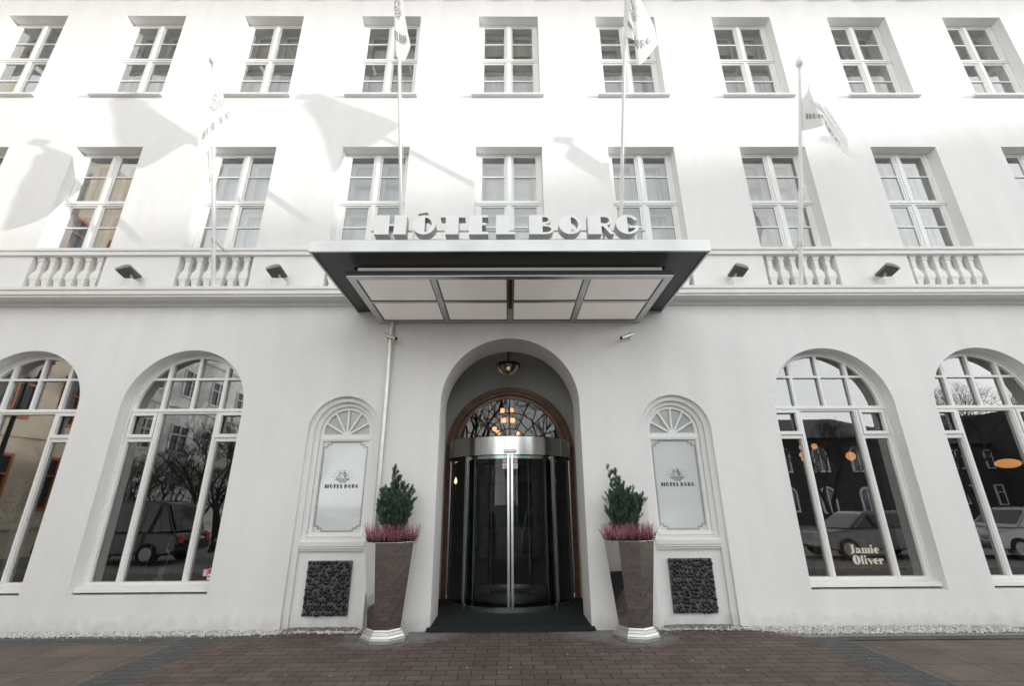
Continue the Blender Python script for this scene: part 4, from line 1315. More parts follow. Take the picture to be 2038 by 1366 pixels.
lan = empty('ceiling_lantern', (-.01, 1.2, 4.32))
sh = (-.01, 1.2, 4.32)
m_ = MB().tube([(-.01, 1.2, 4.318), (-.01, 1.2, 4.05)], .012, 8); m_.lathe([(.06, 4.318), (.06, 4.30), (.02, 4.28)], (-.01, 1.2, 0), 16)
m_.tube([(.035, 1.2, 4.318), (.035, 1.2, 4.05)], .006, 6)
m_.build('stem', M_BLACK, lan, smooth=50, shift=sh)
MB().lathe([(.0, 4.06), (.19, 4.055), (.215, 4.045), (.22, 4.0), (.205, 4.0), (.20, 4.03)], (-.01, 1.2, 0), 40, caps=False).build('rim', M_BLACK, lan, smooth=40, shift=sh)
m_ = MB()
for i in range(8):
    t = 2 * PI * i / 8 + .2
    m_.tube([(-.01 + .205 * math.cos(a) * math.cos(t), 1.2 + .205 * math.cos(a) * math.sin(t), 4.01 - .17 * math.sin(a)) for a in [PI / 2 * j / 8 for j in range(9)]], .0100, 6)
m_.lathe([(.0, 3.82), (.018, 3.828), (.025, 3.84), (.012, 3.855)], (-.01, 1.2, 0), 12, caps=False)
m_.build('rib_cage', M_BRASS, lan, smooth=50, shift=sh)
MB().lathe([(.198 * math.cos(a), 4.005 - .155 * math.sin(a)) for a in [PI / 2 * j / 10 for j in range(11)]], (-.01, 1.2, 0), 32, caps=False).build('glass_bowl', M_BOWL, lan, smooth=60, shift=sh, norm=False)
MB().lathe([(.0, 3.93), (.03, 3.94), (.04, 3.97), (.02, 4.0)], (-.01, 1.2, 0), 16, caps=False).build('bulb', M_BULB, lan, smooth=60, shift=sh)
tag(lan, 'hemispherical glass and brass lantern hanging inside the entrance arch', 'lantern')

# ------------------------------------------------------------------ door mat
dm = MB()
pts = []
def mat_outline():
    hw = 1.13
    return [(-hw, -.0)] + [(-hw + .10 - .10 * math.cos(rad(a)), -.035 - .05 * math.sin(rad(a))) for a in (0, 45, 90)] + [(hw - .10 + .10 * math.sin(rad(a)), -.035 - .05 * math.cos(rad(a))) for a in (0, 45, 90)] + [(hw, -.0)]
ol = [(CX + p[0], p[1]) for p in mat_outline()]
top = [(p[0] * .985, p[1] + .03, .05) for p in ol]
n = len(ol)
dm.add([(p[0], p[1], .009) for p in ol] + top, [(i, i + 1, i + 1 + n, i + n) for i in range(n - 1)] + [tuple(range(n, 2 * n))])
dm.add([(CX - 1.072, .0, .0505), (CX + 1.072, .0, .0505), (CX + 1.072, .701, .0505), (CX - 1.072, .701, .0505)], [(0, 1, 2, 3)])
dm.add([(CX - 1.335, .702, .0505), (CX + 1.335, .702, .0505), (CX + 1.335, 1.83, .0505), (CX - 1.335, 1.83, .0505)], [(0, 1, 2, 3)])
for i in range(3):
    y = .04 + i * .055
    dm.box(CX - 1.07, CX + 1.07, y, y + .012, .0508, .056)
o = dm.build('doormat', M_MAT, None)
tag(o, 'black entrance mat spreading from the revolving door onto the paving', 'mat')

# ------------------------------------------------------------------ planters
def octo(r, z, rot=0):
    return [(r * math.cos(-PI / 2 + rot + (i + .5) * PI / 4), r * math.sin(-PI / 2 + rot + (i + .5) * PI / 4), z) for i in range(8)]
def planter(x, y, label, seed, rot):
    root = empty('planter', (x, y, 0)); root.rotation_euler.z = rot
    def loft(levels):
        m_ = MB(); vs = []
        for r, z in levels: vs += octo(r, z)
        m_.add(vs, [(l * 8 + i, l * 8 + (i + 1) % 8, (l + 1) * 8 + (i + 1) % 8, (l + 1) * 8 + i) for l in range(len(levels) - 1) for i in range(8)])
        return m_
    b = loft([(.222, .145), (.343, 1.135), (.331, 1.137), (.326, 1.08), (.320, 1.05)])
    b.build('planter_body', M_MIRROR, root, bevel=.0025)
    p = loft([(.0, .008), (.300, .008), (.303, .055), (.298, .06), (.285, .068), (.278, .095), (.262, .10), (.258, .125), (.235, .13), (.226, .148), (.1, .148)])
    p.build('planter_base', M_STEELW, root, bevel=.003)
    s = loft([(.328, 1.085), (.0, 1.10)]); s.build('soil', M_EARTH, root)
    tag(root, label, 'planter', 'polished steel planters flanking the door')

def shrub(x, y, label, seed, spec):
    """spec: list of (dx, dz_top, dx_top, spread) plumes"""
    rnd = random.Random(seed)
    root = empty('thuja_shrub', (x, y, 1.09))
    st = MB(); lf = MB(); lf2 = MB()
    def blade(b, e, w, tgt):
        d = e - b
        nn = d.cross(Vector((rnd.uniform(-1, 1), rnd.uniform(-1, 1), rnd.uniform(-1, 1)))).normalized() * w
        tgt.add([b - nn, b + nn, e + nn * .3, e - nn * .3], [(0, 1, 2, 3)])
    def spray(p, d, L):
        # one flat scale-leaf spray: an axis, forked side shoots, each feathered
        d = d.normalized()
        side = d.cross(Vector((rnd.uniform(-1, 1), rnd.uniform(-1, 1), rnd.uniform(-.3, .3)))).normalized()
        tgt = lf if rnd.random() < .5 else lf2
        blade(p, p + d * L, .0022, tgt)
        nb = 6
        for i in range(nb):
            f = .15 + .8 * (i + rnd.random() * .6) / nb
            b = p + d * L * f
            for sgn in (-1, 1):
                dd = (d * 1.0 + side * sgn * .72 + Vector((rnd.uniform(-.15, .15), rnd.uniform(-.15, .15), rnd.uniform(-.05, .25)))).normalized()
                l2 = L * (.62 - .45 * f) * rnd.uniform(.7, 1.25)
                e = b + dd * l2
                blade(b, e, .0018, tgt)
                for q in (.25, .5, .75):
                    g = b + dd * l2 * q
                    blade(g, g + (dd + side * rnd.uniform(-.9, .9) + Vector((0, 0, .2))).normalized() * l2 * .5, .0017, tgt)
    for (bx, top, tx, spread, dens) in spec:
        p0 = Vector((x + bx * .3, y, 1.09))
        p1 = Vector((x + tx, y + rnd.uniform(-.05, .05), 1.09 + top))
        mid = p0.lerp(p1, .5) + Vector((rnd.uniform(-.03, .03), rnd.uniform(-.03, .03), 0))
        st.tube([p0, mid, p1], [.011, .006, .001], 5)
        nbr = max(7, dens // 8)
        for i in range(nbr):
            f = .08 + .9 * (i + rnd.random()) / nbr
            c = (p0.lerp(mid, f * 2) if f < .5 else mid.lerp(p1, f * 2 - 1))
            ang = i * 2.4 + rnd.uniform(-.5, .5)
            w = spread * math.sin(PI * min(1, .14 + f * .82)) ** .6 * rnd.uniform(.65, 1.35)
            tipp = c + Vector((math.cos(ang) * w, math.sin(ang) * w, w * rnd.uniform(.7, 1.3) + .03))
            st.tube([c, c.lerp(tipp, .5) + Vector((0, 0, -.006)), tipp], [.0035, .002, .0008], 4, caps=False)
            dv = (tipp - c)
            ns = max(5, int(8 * (.5 + w / spread)))
            for j in range(ns):
                g = .25 + .8 * j / ns
                q = c + dv * g
                spray(q, dv.normalized() * .8 + Vector((rnd.uniform(-.55, .55), rnd.uniform(-.55, .55), .75)), rnd.uniform(.045, .085) * (1.15 - .3 * g))
    sh_ = (x, y, 1.09)
    st.build('stem', M_STEMB, root, shift=sh_, smooth=60)
    lf.add(lf2.v, lf2.f, 1)
    lf.build('foliage', [M_LEAF, M_LEAF2], root, shift=sh_, norm=False)
    tag(root, label, 'shrub', 'green thuja shrubs in the planters')

def heather(x, y, dx0, dx1, label, seed, n, pale):
    rnd = random.Random(seed)
    root = empty('heather_plant', (x, y, 1.09))
    fl = MB(); gr = MB()
    for i in range(n):
        u = rnd.random()
        bx_ = x + dx0 + (dx1 - dx0) * u
        by = y + rnd.uniform(-.24, .12)
        if (bx_ - x) ** 2 + (by - y) ** 2 > .31 ** 2: continue
        out = Vector((bx_ - (x + (dx0 + dx1) / 2), by - y, 0))
        L = rnd.uniform(.12, .30)
        d = (Vector((out.x * 1.6 + rnd.uniform(-.30, .30), out.y * 1.3 + rnd.uniform(-.25, .2), .9))).normalized()
        b = Vector((bx_, by, 1.085))
        bend = Vector((rnd.uniform(-.02, .02), rnd.uniform(-.02, .02), 0))
        q = b + d * L + bend
        m0 = b + d * L * .45
        gr.tube([b, m0], [.0025, .002], 3, caps=False)
        mi = 1 if rnd.random() < pale else 0
        ns = 11
        for j in range(ns):
            f = .40 + .6 * j / ns
            c = b + d * L * f + bend * f * f
            r = .0085 * (1.15 - f * .75)
            for s in range(3):
                t = rnd.uniform(0, 2 * PI)
                e = c + Vector((math.cos(t) * r, math.sin(t) * r, rnd.uniform(.002, .010)))
                k_ = Vector((rnd.uniform(-1, 1), rnd.uniform(-1, 1), rnd.uniform(-1, 1))).normalized() * .0036
                fl.add([c - k_, c + k_, e + k_ * .8, e - k_ * .5], [(0, 1, 2, 3)], mi)
        for j in range(6):
            c = b + d * L * rnd.uniform(.05, .5)
            e = c + Vector((rnd.uniform(-.018, .018), rnd.uniform(-.018, .018), rnd.uniform(.0, .018)))
            k_ = Vector((rnd.uniform(-1, 1), rnd.uniform(-1, 1), rnd.uniform(-1, 1))).normalized() * .003
            gr.add([c - k_, c + k_, e], [(0, 1, 2)])
    sh_ = (x, y, 1.09)
    fl.build('flower_spikes', [M_HEATH, M_HEATH2], root, shift=sh_, norm=False)
    gr.build('leafy_stems', M_HEATHG, root, shift=sh_, norm=False)
    tag(root, label, 'heather', 'pink heather in the planters')

PLX = (-1.565, 1.585)
planter(PLX[0], -.36, 'tall octagonal mirror steel planter left of the door by the drainpipe', 1, 0)
planter(PLX[1], -.36, 'tall octagonal mirror steel planter right of the door', 2, rad(-13))
shrub(PLX[0], -.30, 'green thuja in the left planter, with one thin upright tip', 3,
      [(0, .95, -.03, .07, 260), (-.1, .66, -.15, .11, 300), (.1, .66, .13, .12, 320), (.05, .50, .21, .10, 240), (-.05, .45, -.02, .20, 420), (.0, .82, .03, .08, 200), (-.2, .5, -.20, .09, 160)])
shrub(PLX[1], -.30, 'green thuja in the right planter, leaning left with two forked tips', 5,
      [(-.1, .98, -.20, .040, 120), (0, .92, -.10, .045, 130), (0, .74, -.04, .10, 300), (-.1, .60, -.19, .11, 300), (.1, .62, .07, .12, 320), (.1, .54, .20, .11, 280), (0, .44, 0, .22, 460), (-.2, .36, -.2, .10, 160)])
heather(PLX[0], -.36, -.31, -.02, 'paler pink heather at the left side of the left planter', 11, 300, .45)
heather(PLX[0], -.36, .0, .31, 'deep pink heather at the right side of the left planter', 12, 330, .1)
heather(PLX[1], -.36, -.31, .0, 'pink heather at the left side of the right planter', 13, 330, .35)
heather(PLX[1], -.36, .02, .31, 'deep pink heather at the right side of the right planter', 14, 330, .1)

# ------------------------------------------------------------------ ground
def sheet(name, pts, z, m_, kind='structure'):
    o = MB().add([(p[0], p[1], 0) for p in pts], [tuple(range(len(pts)))]).build(name, m_, None, norm=False)
    o.location = (0, 0, z)
    return tag(o, kind=kind)
sheet('ground', [(-400, -400), (400, -400), (400, 400), (-400, 400)], -.16, M_ASPH)
pv = MB()
XB = 3.62
o = MB().box(-40, 40, -5.2, .0, -.15, -.004).build('pavement', M_PSLAB, None); tag(o, kind='structure')
o = MB().box(-40, 40, -5.35, -5.2005, -.15, .0).build('kerb', M_KERB, None, bevel=.01); tag(o, kind='structure')
sheet('brick_paving', [(-XB, -.17), (-2.95, -.11), (-2.0, -.10), (-1.9, -.02), (1.9, -.02), (2.0, -.09), (3.1, -.10), (XB + .05, -.40), (XB, -5.2), (-XB, -5.2)], .004, M_BRICK)
sheet('paving_band', [(-XB - .45, -.23), (-XB - .0005, -.20), (-XB - .0005, -5.2), (-XB - .45, -5.2)], .004, M_BAND)
sheet('paving_band', [(XB + .0505, -.41), (XB + .47, -.42), (XB + .42, -5.2), (XB + .0005, -5.2)], .004, M_BAND)
sheet('paving_border', [(-40, -.40), (-XB - .4505, -.40), (-XB - .4505, -.22), (-40, -.22)], .004, M_SETT)
sheet('paving_border', [(XB + .4705, -.56), (40, -.56), (40, -.40), (XB + .4705, -.40)], .004, M_SETT)
sheet('gravel_bed', [(-40, -.42), (40, -.42), (40, -.0), (-40, -.0)], .0, M_SOIL)
# loose white chippings along the foot of the wall
rnd = random.Random(99)
import array
bm = bmesh.new()
ico = bmesh.ops.create_icosphere(bm, subdivisions=1, radius=1)
bv = [v.co.copy() for v in bm.verts]; bfc = [tuple(v.index for v in f.verts) for f in bm.faces]
bm.free()
gm = MB()
def chip(x, y, z, r):
    rot = Matrix.Rotation(rnd.uniform(0, 6.28), 3, Vector((rnd.random(), rnd.random(), rnd.random())).normalized())
    s = Vector((r * rnd.uniform(.8, 1.4), r * rnd.uniform(.7, 1.1), r * rnd.uniform(.5, .9)))
    gm.add([Vector((x, y, z)) + rot @ Vector((v.x * s.x * rnd.uniform(.8, 1.2), v.y * s.y, v.z * s.z)) for v in bv], bfc)
def front_edge(x):
    ax = abs(x)
    if x < 0:
        if ax < 1.95: return None
        if ax < 3.0: return -.10 - .01 * math.sin(x * 5)
        if ax < 3.62: return -.14 - .1 * (ax - 3.0)
        return -.19
    if ax < 1.95: return None
    if ax < 3.1: return -.09
    if ax < 3.67: return -.10 - .38 * (ax - 3.1)
    return -.315
for i in range(14000):
    x = rnd.uniform(-6.6, 6.6)
    fe = front_edge(x)
    if fe is None: continue
    y = rnd.uniform(fe + .005, -.004)
    if -3.08 < x < -1.98 or 1.98 < x < 3.08:
        if y > -.075 and rnd.random() < .93: continue
    r = rnd.uniform(.005, .015)
    chip(x, y, .006 + rnd.random() * .016 + .02 * (1 + y / .3) * rnd.random(), r)
for i in range(90):
    x = rnd.choice((-1, 1)) * rnd.uniform(2, 6); fe = front_edge(x)
    chip(x, fe - abs(rnd.gauss(0, .05)), .009, rnd.uniform(.004, .008))
o = gm.build('gravel', M_GRAVEL, None, norm=False)
tag(o, 'white stone chippings along the foot of the wall', kind='stuff')
o['category'] = 'gravel'
# a few dead leaves in the gravel
lm = MB()
for i in range(60):
    x = rnd.choice((-1, 1)) * rnd.uniform(2.0, 6.2); fe = front_edge(x)
    y = rnd.uniform(fe, -.01)
    a = rnd.uniform(0, 6.28); l = rnd.uniform(.012, .028)
    c, s = math.cos(a) * l, math.sin(a) * l
    z = .035 + rnd.random() * .01
    lm.add([(x - c, y - s, z), (x + s * .4, y - c * .4, z + .006), (x + c, y + s, z + rnd.uniform(0, .01)), (x - s * .4, y + c * .4, z + .004)], [(0, 1, 2, 3)])
for i in range(46):
    x = rnd.uniform(-4.6, 4.6); y = -.45 - rnd.random() ** 1.5 * 1.5
    a = rnd.uniform(0, 6.28); l = rnd.uniform(.006, .02)
    c, s = math.cos(a) * l, math.sin(a) * l
    lm.add([(x - c, y - s, .010), (x + s * .4, y - c * .4, .014), (x + c, y + s, .012), (x - s * .4, y + c * .4, .013)], [(0, 1, 2, 3)])
o = lm.build('dead_leaves', M_EARTH, None, norm=False)
tag(o, 'small brown dead leaves scattered in the white gravel', kind='stuff')

# ------------------------------------------------------------------ things seen behind the ground floor glass
sc = empty('dancer_sculpture', (-5.05, .47, .55))
sh_ = (-5.05, .47, .55)
m_ = MB().box(-5.14, -5.0, .40, .54, .555, .61); m_.box(-5.11, -5.02, .42, .52, .6101, .74)
m_.build('sculpture_base', M_BASE, sc, shift=sh_, bevel=.006)
m_ = MB()
Y = .47
m_.tube([(-5.045, Y, .74), (-5.04, Y, .82), (-5.025, Y, .90), (-5.06, Y, .955), (-5.085, Y, .985), (-5.065, Y, 1.05), (-5.05, Y, 1.10)], [.008, .009, .014, .019, .020, .016, .008], 8)
m_.tube([(-5.055, Y, 1.07), (-5.03, Y - .01, 1.16), (-5.015, Y - .01, 1.25)], [.009, .006, .004], 6)
m_.tube([(-5.06, Y, 1.06), (-5.11, Y, 1.05), (-5.18, Y, 1.03)], [.008, .006, .003], 6)
m_.tube([(-5.06, Y, .96), (-5.01, Y, .975), (-4.94, Y, .985), (-4.87, Y, 1.01)], [.016, .012, .008, .004], 6)
m_.tube([(-5.05, Y, 1.10), (-5.045, Y, 1.115), (-5.04, Y, 1.14), (-5.038, Y, 1.15)], [.006, .015, .014, .004], 8)
m_.build('bronze_figure', M_BRONZE, sc, shift=sh_, smooth=60)
tag(sc, 'slender bronze dancer on a grey stone base inside the left arched window', 'sculpture')
s2 = MB().tube([(-5.40, .55, .56), (-5.39, .55, .78), (-5.385, .55, .96), (-5.38, .55, 1.25)], [.004, .005, .007, .003], 6)
s2.tube([(-5.40, .55, .556), (-5.40, .55, .575)], .04, 12)
s2.tube([(-5.385, .55, .96), (-5.37, .55, 1.0), (-5.355, .55, 1.02)], [.004, .010, .003], 6)
o = s2.build('rod_sculpture', M_BRONZE, None, smooth=60, shift=(-5.4, .55, .56)); o.location = (-5.4, .55, .56)
tag(o, 'thin bronze rod sculpture left of the dancer in the left window', 'sculpture')
def stick(x0, x1, z0, z1, mats, extra, label, name='window_sticker'):
    m_ = MB().box(x0, x1, .255, .2585, z0, z1)
    if extra:
        m_.box(x0 + .004, x1 - .003, .2535, .2549, z0 + (z1 - z0) * .55, z1 - .006, 1)
        m_.prism(circ((x0 + x1) / 2, z0 + (z1 - z0) * .28, (x1 - x0) * .28, 14), .2535, .2549, mi=1)
    return m_.build(name, mats, AW[-2], shift=(CX - 2 * B, 0, 0))
stick(-4.352, -4.292, .648, .733, [M_PINK], 0, '')
stick(-4.282, -4.232, .60, .742, [M_REDL, M_RED], 1, '')

# window-seat, table, lamps on the restaurant side
bq = empty('leather_banquette', (5.3, .8, .3))
sh_ = (5.3, .8, .3)
m_ = MB()
n = 8
vs = []; cols = 64
prof = [(1.0, 1.10), (.93, 1.13), (.87, 1.10), (.84, .98), (.83, .8), (.82, .62), (.86, .5)]
for i in range(cols + 1):
    u = i / cols; x = 4.72 + 1.25 * u
    pl = abs(math.sin(PI * u * n)) ** .5 * .05
    for (yy, zz) in prof: vs.append((x, yy - pl, zz - (.10 if u < .02 else 0)))
k_ = len(prof)
m_.add(vs, [(i * k_ + j, (i + 1) * k_ + j, (i + 1) * k_ + j + 1, i * k_ + j + 1) for i in range(cols) for j in range(k_ - 1)])
m_.build('tufted_back', M_LEATHER, bq, shift=sh_, smooth=70, norm=False)
m_ = MB().box(4.7, 6.0, 1.0, 1.04, .1, 1.08); m_.box(4.72, 5.98, .55, .86, .1, .50)
m_.build('bench_body', M_BLACK, bq, shift=sh_, bevel=.01)
MB().strip([(.50, .50), (.46, .54), (.50, .60), (.86, .60), (.86, .50)], 5.0, 5.95).build('seat_cushion', M_LEATHER, bq, shift=sh_, bevel=.02)
tag(bq, 'brown tufted leather banquette behind the lettered arched window', 'bench')
tb = empty('wooden_table', (4.6, .75, 0))
MB().box(3.9, 4.98, .50, .88, .82, .85).build('tabletop', M_WOODL, tb, shift=(4.6, .75, 0), bevel=.004)
m_ = MB().tube([(4.35, .7, .03), (4.35, .7, .82)], .03, 10); m_.lathe([(.22, .03), (.22, .05), (.04, .07)], (4.35, .7, 0), 20); m_.build('leg', M_BLACK, tb, shift=(4.6, .75, 0), smooth=40)
tag(tb, 'light wood table edge inside the window left of the banquette', 'table')
tb2 = empty('wooden_table', (7.6, .75, 0))
MB().box(6.85, 8.7, .50, .95, .82, .85).build('tabletop', M_WOODL, tb2, shift=(7.6, .75, 0), bevel=.004)
m_ = MB().tube([(7.6, .7, .03), (7.6, .7, .82)], .03, 10); m_.lathe([(.22, .03), (.22, .05), (.04, .07)], (7.6, .7, 0), 20); m_.build('leg', M_BLACK, tb2, shift=(7.6, .75, 0), smooth=40)
tag(tb2, 'light wood table inside the arched window at the far right', 'table')

def globe(x, z, r, label, y=2.5, ry=None):
    root = empty('globe_lamp', (x, y, z))
    MB().lathe([(max(.001, r * math.cos(a)), (ry or r) * math.sin(a)) for a in [-PI / 2 + PI * i / 12 for i in range(13)]], (0, 0, 0), 20).build('globe', M_GLOBE, root, smooth=60)
    MB().tube([(0, 0, (ry or r)), (0, 0, 4.45 - z)], .006, 5).build('cord', M_BLACK, root)
    tag(root, label, 'lamp', 'orange globe lamps in the restaurant')
globe(5.98, 2.64, .05, 'small orange globe lamp, upper left of the cluster behind the right arched window')
globe(6.24, 2.66, .055, 'small orange globe lamp right of the mullion in the same cluster')
globe(5.96, 2.49, .05, 'small orange globe lamp in the middle of the left cluster', 2.52)
globe(6.0, 2.41, .045, 'small orange globe lamp, lowest of the left cluster', 2.55)
globe(6.94, 2.46, .085, 'larger orange globe lamp alone in the middle of the right arched window')
globe(10.1, 2.30, .20, 'wide glowing orange shade behind the far right arched window', 2.5, .09)

# flowers in a vase in the far left window
vf = empty('flower_vase', (-7.85, .95, .55))
sh_ = (-7.85, .95, .55)
MB().lathe([(.06, .56), (.07, .7), (.10, 1.1), (.13, 1.33), (.12, 1.33), (.09, 1.1)], (-7.82, .95, 0), 20, caps=False).build('vase', M_VASE, vf, smooth=50, shift=sh_)
m_ = MB()
rnd = random.Random(5)
for i in range(420):
    if i < 260: c = Vector((-8.0 + rnd.gauss(0, .17), .95 + rnd.gauss(0, .08), 1.46 + rnd.gauss(0, .05)))
    else: c = Vector((-8.05 + rnd.gauss(0, .04), .95 + rnd.gauss(0, .04), 1.5 + rnd.random() * .5))
    for j in range(3):
        a = Vector((rnd.uniform(-1, 1), rnd.uniform(-1, 1), rnd.uniform(-1, 1))).normalized() * .022
        b = Vector((rnd.uniform(-1, 1), rnd.uniform(-1, 1), rnd.uniform(-1, 1))).normalized() * .014
        m_.add([c - a, c + b, c + a, c - b], [(0, 1, 2, 3)])
m_.build('white_flowers', M_WHITEP, vf, shift=sh_, norm=False)
m_ = MB()
for i in range(24):
    m_.tube([(-7.82, .95, 1.2), (-7.9 + rnd.gauss(0, .1), .95, 1.38), (-8.0 + rnd.gauss(0, .2), .95 + rnd.gauss(0, .05), 1.5 + rnd.random() * .2)], .004, 4)
m_.build('stems', M_HEATHG, vf, shift=sh_)
tag(vf, 'vase of white flowers inside the arched window at the far left', 'vase')

# lobby: chandelier and candle lamps
chd = empty('chandelier', (-.05, 3.5, 4.45))
sh_ = (-.05, 3.5, 4.45)
m_ = MB().tube([(-.04, 3.5, 4.45), (-.04, 3.5, 2.9)], .012, 8)
SHD = [(-.153, 3.62), (.057, 3.62), (-.129, 3.39), (.078, 3.39), (-.335, 3.19), (-.25, 3.11), (.191, 3.11), (.10, 3.0), (-.16, 2.98)]
for (a, z) in SHD: m_.tube([(-.04, 3.5, z - .2), (a * .6, 3.5, z - .17), (a, 3.5, z - .05)], .006, 6)
m_.build('chandelier_arms', M_BRASS, chd, shift=sh_, smooth=50)
for i, (a, z) in enumerate(SHD):
    r = .052 if z > 3.5 or z < 3.3 else .065
    MB().lathe([(r * .8, -.045), (r, .0), (r * .85, .05)], (a, 3.5, z), 14).build('lamp_shade', M_SHADE, chd, shift=sh_, smooth=60)
tag(chd, 'lit chandelier with amber shades hanging behind the fanlight over the door', 'chandelier')
for x, lb in ((-1.177, 'lit candle wall lamp inside at the left of the revolving door'), (.985, 'lit candle wall lamp inside at the right of the revolving door')):
    r = empty('candle_lamp', (x, 3.5, 2.0))
    MB().lathe([(.004, .0), (.03, .03), (.034, .06), (.018, .11), (.002, .15)], (0, 0, 0), 12).build('flame_bulb', M_FLAME, r, smooth=60)
    m_ = MB().tube([(0, 0, 0), (0, 0, -.12), (0, .1, -.16)], .01, 6); m_.build('lamp_arm', M_BRASS, r)
    tag(r, lb, 'lamp', 'candle lamps beside the door')
o = MB().box(-.9, .9, 7.9, 8.0, .06, 2.4); o.box(-.72, .72, 7.86, 7.8995, .9, 2.2, 1)
o = o.build('reception_screen', [M_WOOD, M_BLACK], None, shift=(0, 8, .05)); o.location = (0, 8, .05)
tag(o, 'dark wooden screen at the back of the lobby behind the revolving door', 'screen')

# restaurant name on the pane of the right arched window
def text_part(body, x, z, w, h, y, m_, parent, name, shift, bold):
    cu = bpy.data.curves.new('t', 'FONT'); cu.body = body; cu.size = 1; cu.offset = bold; cu.resolution_u = 4
    ob = bpy.data.objects.new('t', cu); COL.objects.link(ob)
    bpy.context.view_layer.update()
    dg = bpy.context.evaluated_depsgraph_get()
    me = bpy.data.meshes.new_from_object(ob.evaluated_get(dg))
    bpy.data.objects.remove(ob)
    xs = [v.co.x for v in me.vertices]; ys = [v.co.y for v in me.vertices]
    x0, x1, y0, y1 = min(xs), max(xs), min(ys), max(ys)
    for v in me.vertices:
        a = x + (v.co.x - x0) / (x1 - x0) * w; b = z + (v.co.y - y0) / (y1 - y0) * h
        v.co = (a - shift[0], y - shift[1], b - shift[2])
    me.materials.clear(); me.materials.append(m_)
    o_ = bpy.data.objects.new(name, me); COL.objects.link(o_); o_.parent = parent
    return o_
# fat-face letters are assembled here from slabs and rounds with hairline serifs
def fat(body, x, z, w, h):
    m_ = MB()
    cur = 0.0
    out = []
    def blob(pts, hl=()): out.append(([(p[0] + cur, p[1]) for p in pts], [[(p[0] + cur, p[1]) for p in q] for q in hl]))
    XH = .64
    for ch in body:
        if ch == 'J':
            blob([(.10, 1.0), (.10, .95), (.20, .92), (.20, .14), (.16, .06), (.08, .05), (.0, .10), (-.02, .02), (.12, -.04), (.30, -.02), (.46, .1), (.46, .92), (.56, .95), (.56, 1.0)]); adv = .56
        elif ch == 'a':
            blob(circ(.16, XH - .14, .12, 14)); blob([(.10, XH), (.30, XH + .01), (.46, XH - .06), (.52, XH - .18), (.52, .08), (.60, .03), (.60, 0), (.34, 0), (.32, .1), (.32, XH - .1), (.25, XH - .04), (.1, XH - .04)])
            blob(circ(.17, .15, .17, 20)); adv = .60
        elif ch == 'm':
            for i in range(3):
                dx = i * .30
                blob([(dx - .02, 0), (dx - .02, .04), (dx + .02, .06), (dx + .02, XH - .06), (dx - .03, XH - .03), (dx - .03, XH), (dx + .22, XH - .0), (dx + .24, XH - .1), (dx + .24, .06), (dx + .27, .04), (dx + .27, 0)])
            adv = .88
        elif ch == 'i':
            blob(circ(.12, .86, .13, 18)); blob([(-.02, 0), (-.02, .04), (.01, .06), (.01, XH - .06), (-.04, XH - .03), (-.04, XH), (.23, XH), (.23, .06), (.27, .04), (.27, 0)]); adv = .30
        elif ch == 'l':
            blob([(-.02, 0), (-.02, .04), (.01, .06), (.01, .94), (-.04, .97), (-.04, 1.0), (.23, 1.0), (.23, .06), (.27, .04), (.27, 0)]); adv = .30
        elif ch == 'e':
            R1_, cy_ = .29, XH / 2
            ry_ = XH / 2 + .02
            po = [(.27 + R1_ * math.cos(t), cy_ + ry_ * math.sin(t)) for t in [rad(4 + (318 - 4) * i / 30) for i in range(31)]]
            po += [(.27 + R1_ * .78 * math.cos(t), cy_ + ry_ * .86 * math.sin(t)) for t in [rad(-42 - 36 * i / 6) for i in range(7)]] + [(.31, cy_ - .02)]
            blob(po, [circ(.36, XH * .74, .06, 14, ry=.09)])
            adv = .55
        elif ch == 'O':
            blob(circ(.38, .5, .40, 32, ry=.53), [circ(.38, .5, .055, 20, ry=.45)]); adv = .80
        elif ch == 'v':
            blob([(-.05, XH), (-.05, XH - .04), (.0, XH - .06), (.26, -.02), (.34, -.02), (.52, XH - .05), (.56, XH - .03), (.56, XH), (.40, XH), (.40, XH - .03), (.45, XH - .05), (.36, .26), (.25, XH - .05), (.30, XH - .03), (.30, XH)]); adv = .54
        elif ch == 'r':
            blob([(-.02, 0), (-.02, .04), (.01, .06), (.01, XH - .06), (-.04, XH - .03), (-.04, XH), (.23, XH), (.23, .06), (.29, .04), (.29, 0)]); blob(circ(.36, XH - .14, .13, 16)); blob([(.22, XH - .12), (.3, XH), (.36, XH), (.36, XH - .06)]); adv = .50
        cur += adv + .025
    s = w / cur
    for i, (po, hl) in enumerate(out):
        f = lambda p: (x + p[0] * s, z + p[1] * h)
        q = [f(p) for p in po]
        m_.face2d(q, [[f(p) for p in g][::-1] for g in hl], .2605 - .0004 * i)
    return m_
tx = fat('Jamie', 4.885, .882, .43, .115)
t2 = fat('Oliver', 4.90, .738, .45, .118)
tx.add(t2.v, t2.f)
# bars of the two letters e
tx.build('window_lettering', M_DECAL, AW[2], shift=(CX + 2 * B - .055, 0, 0), norm=False)

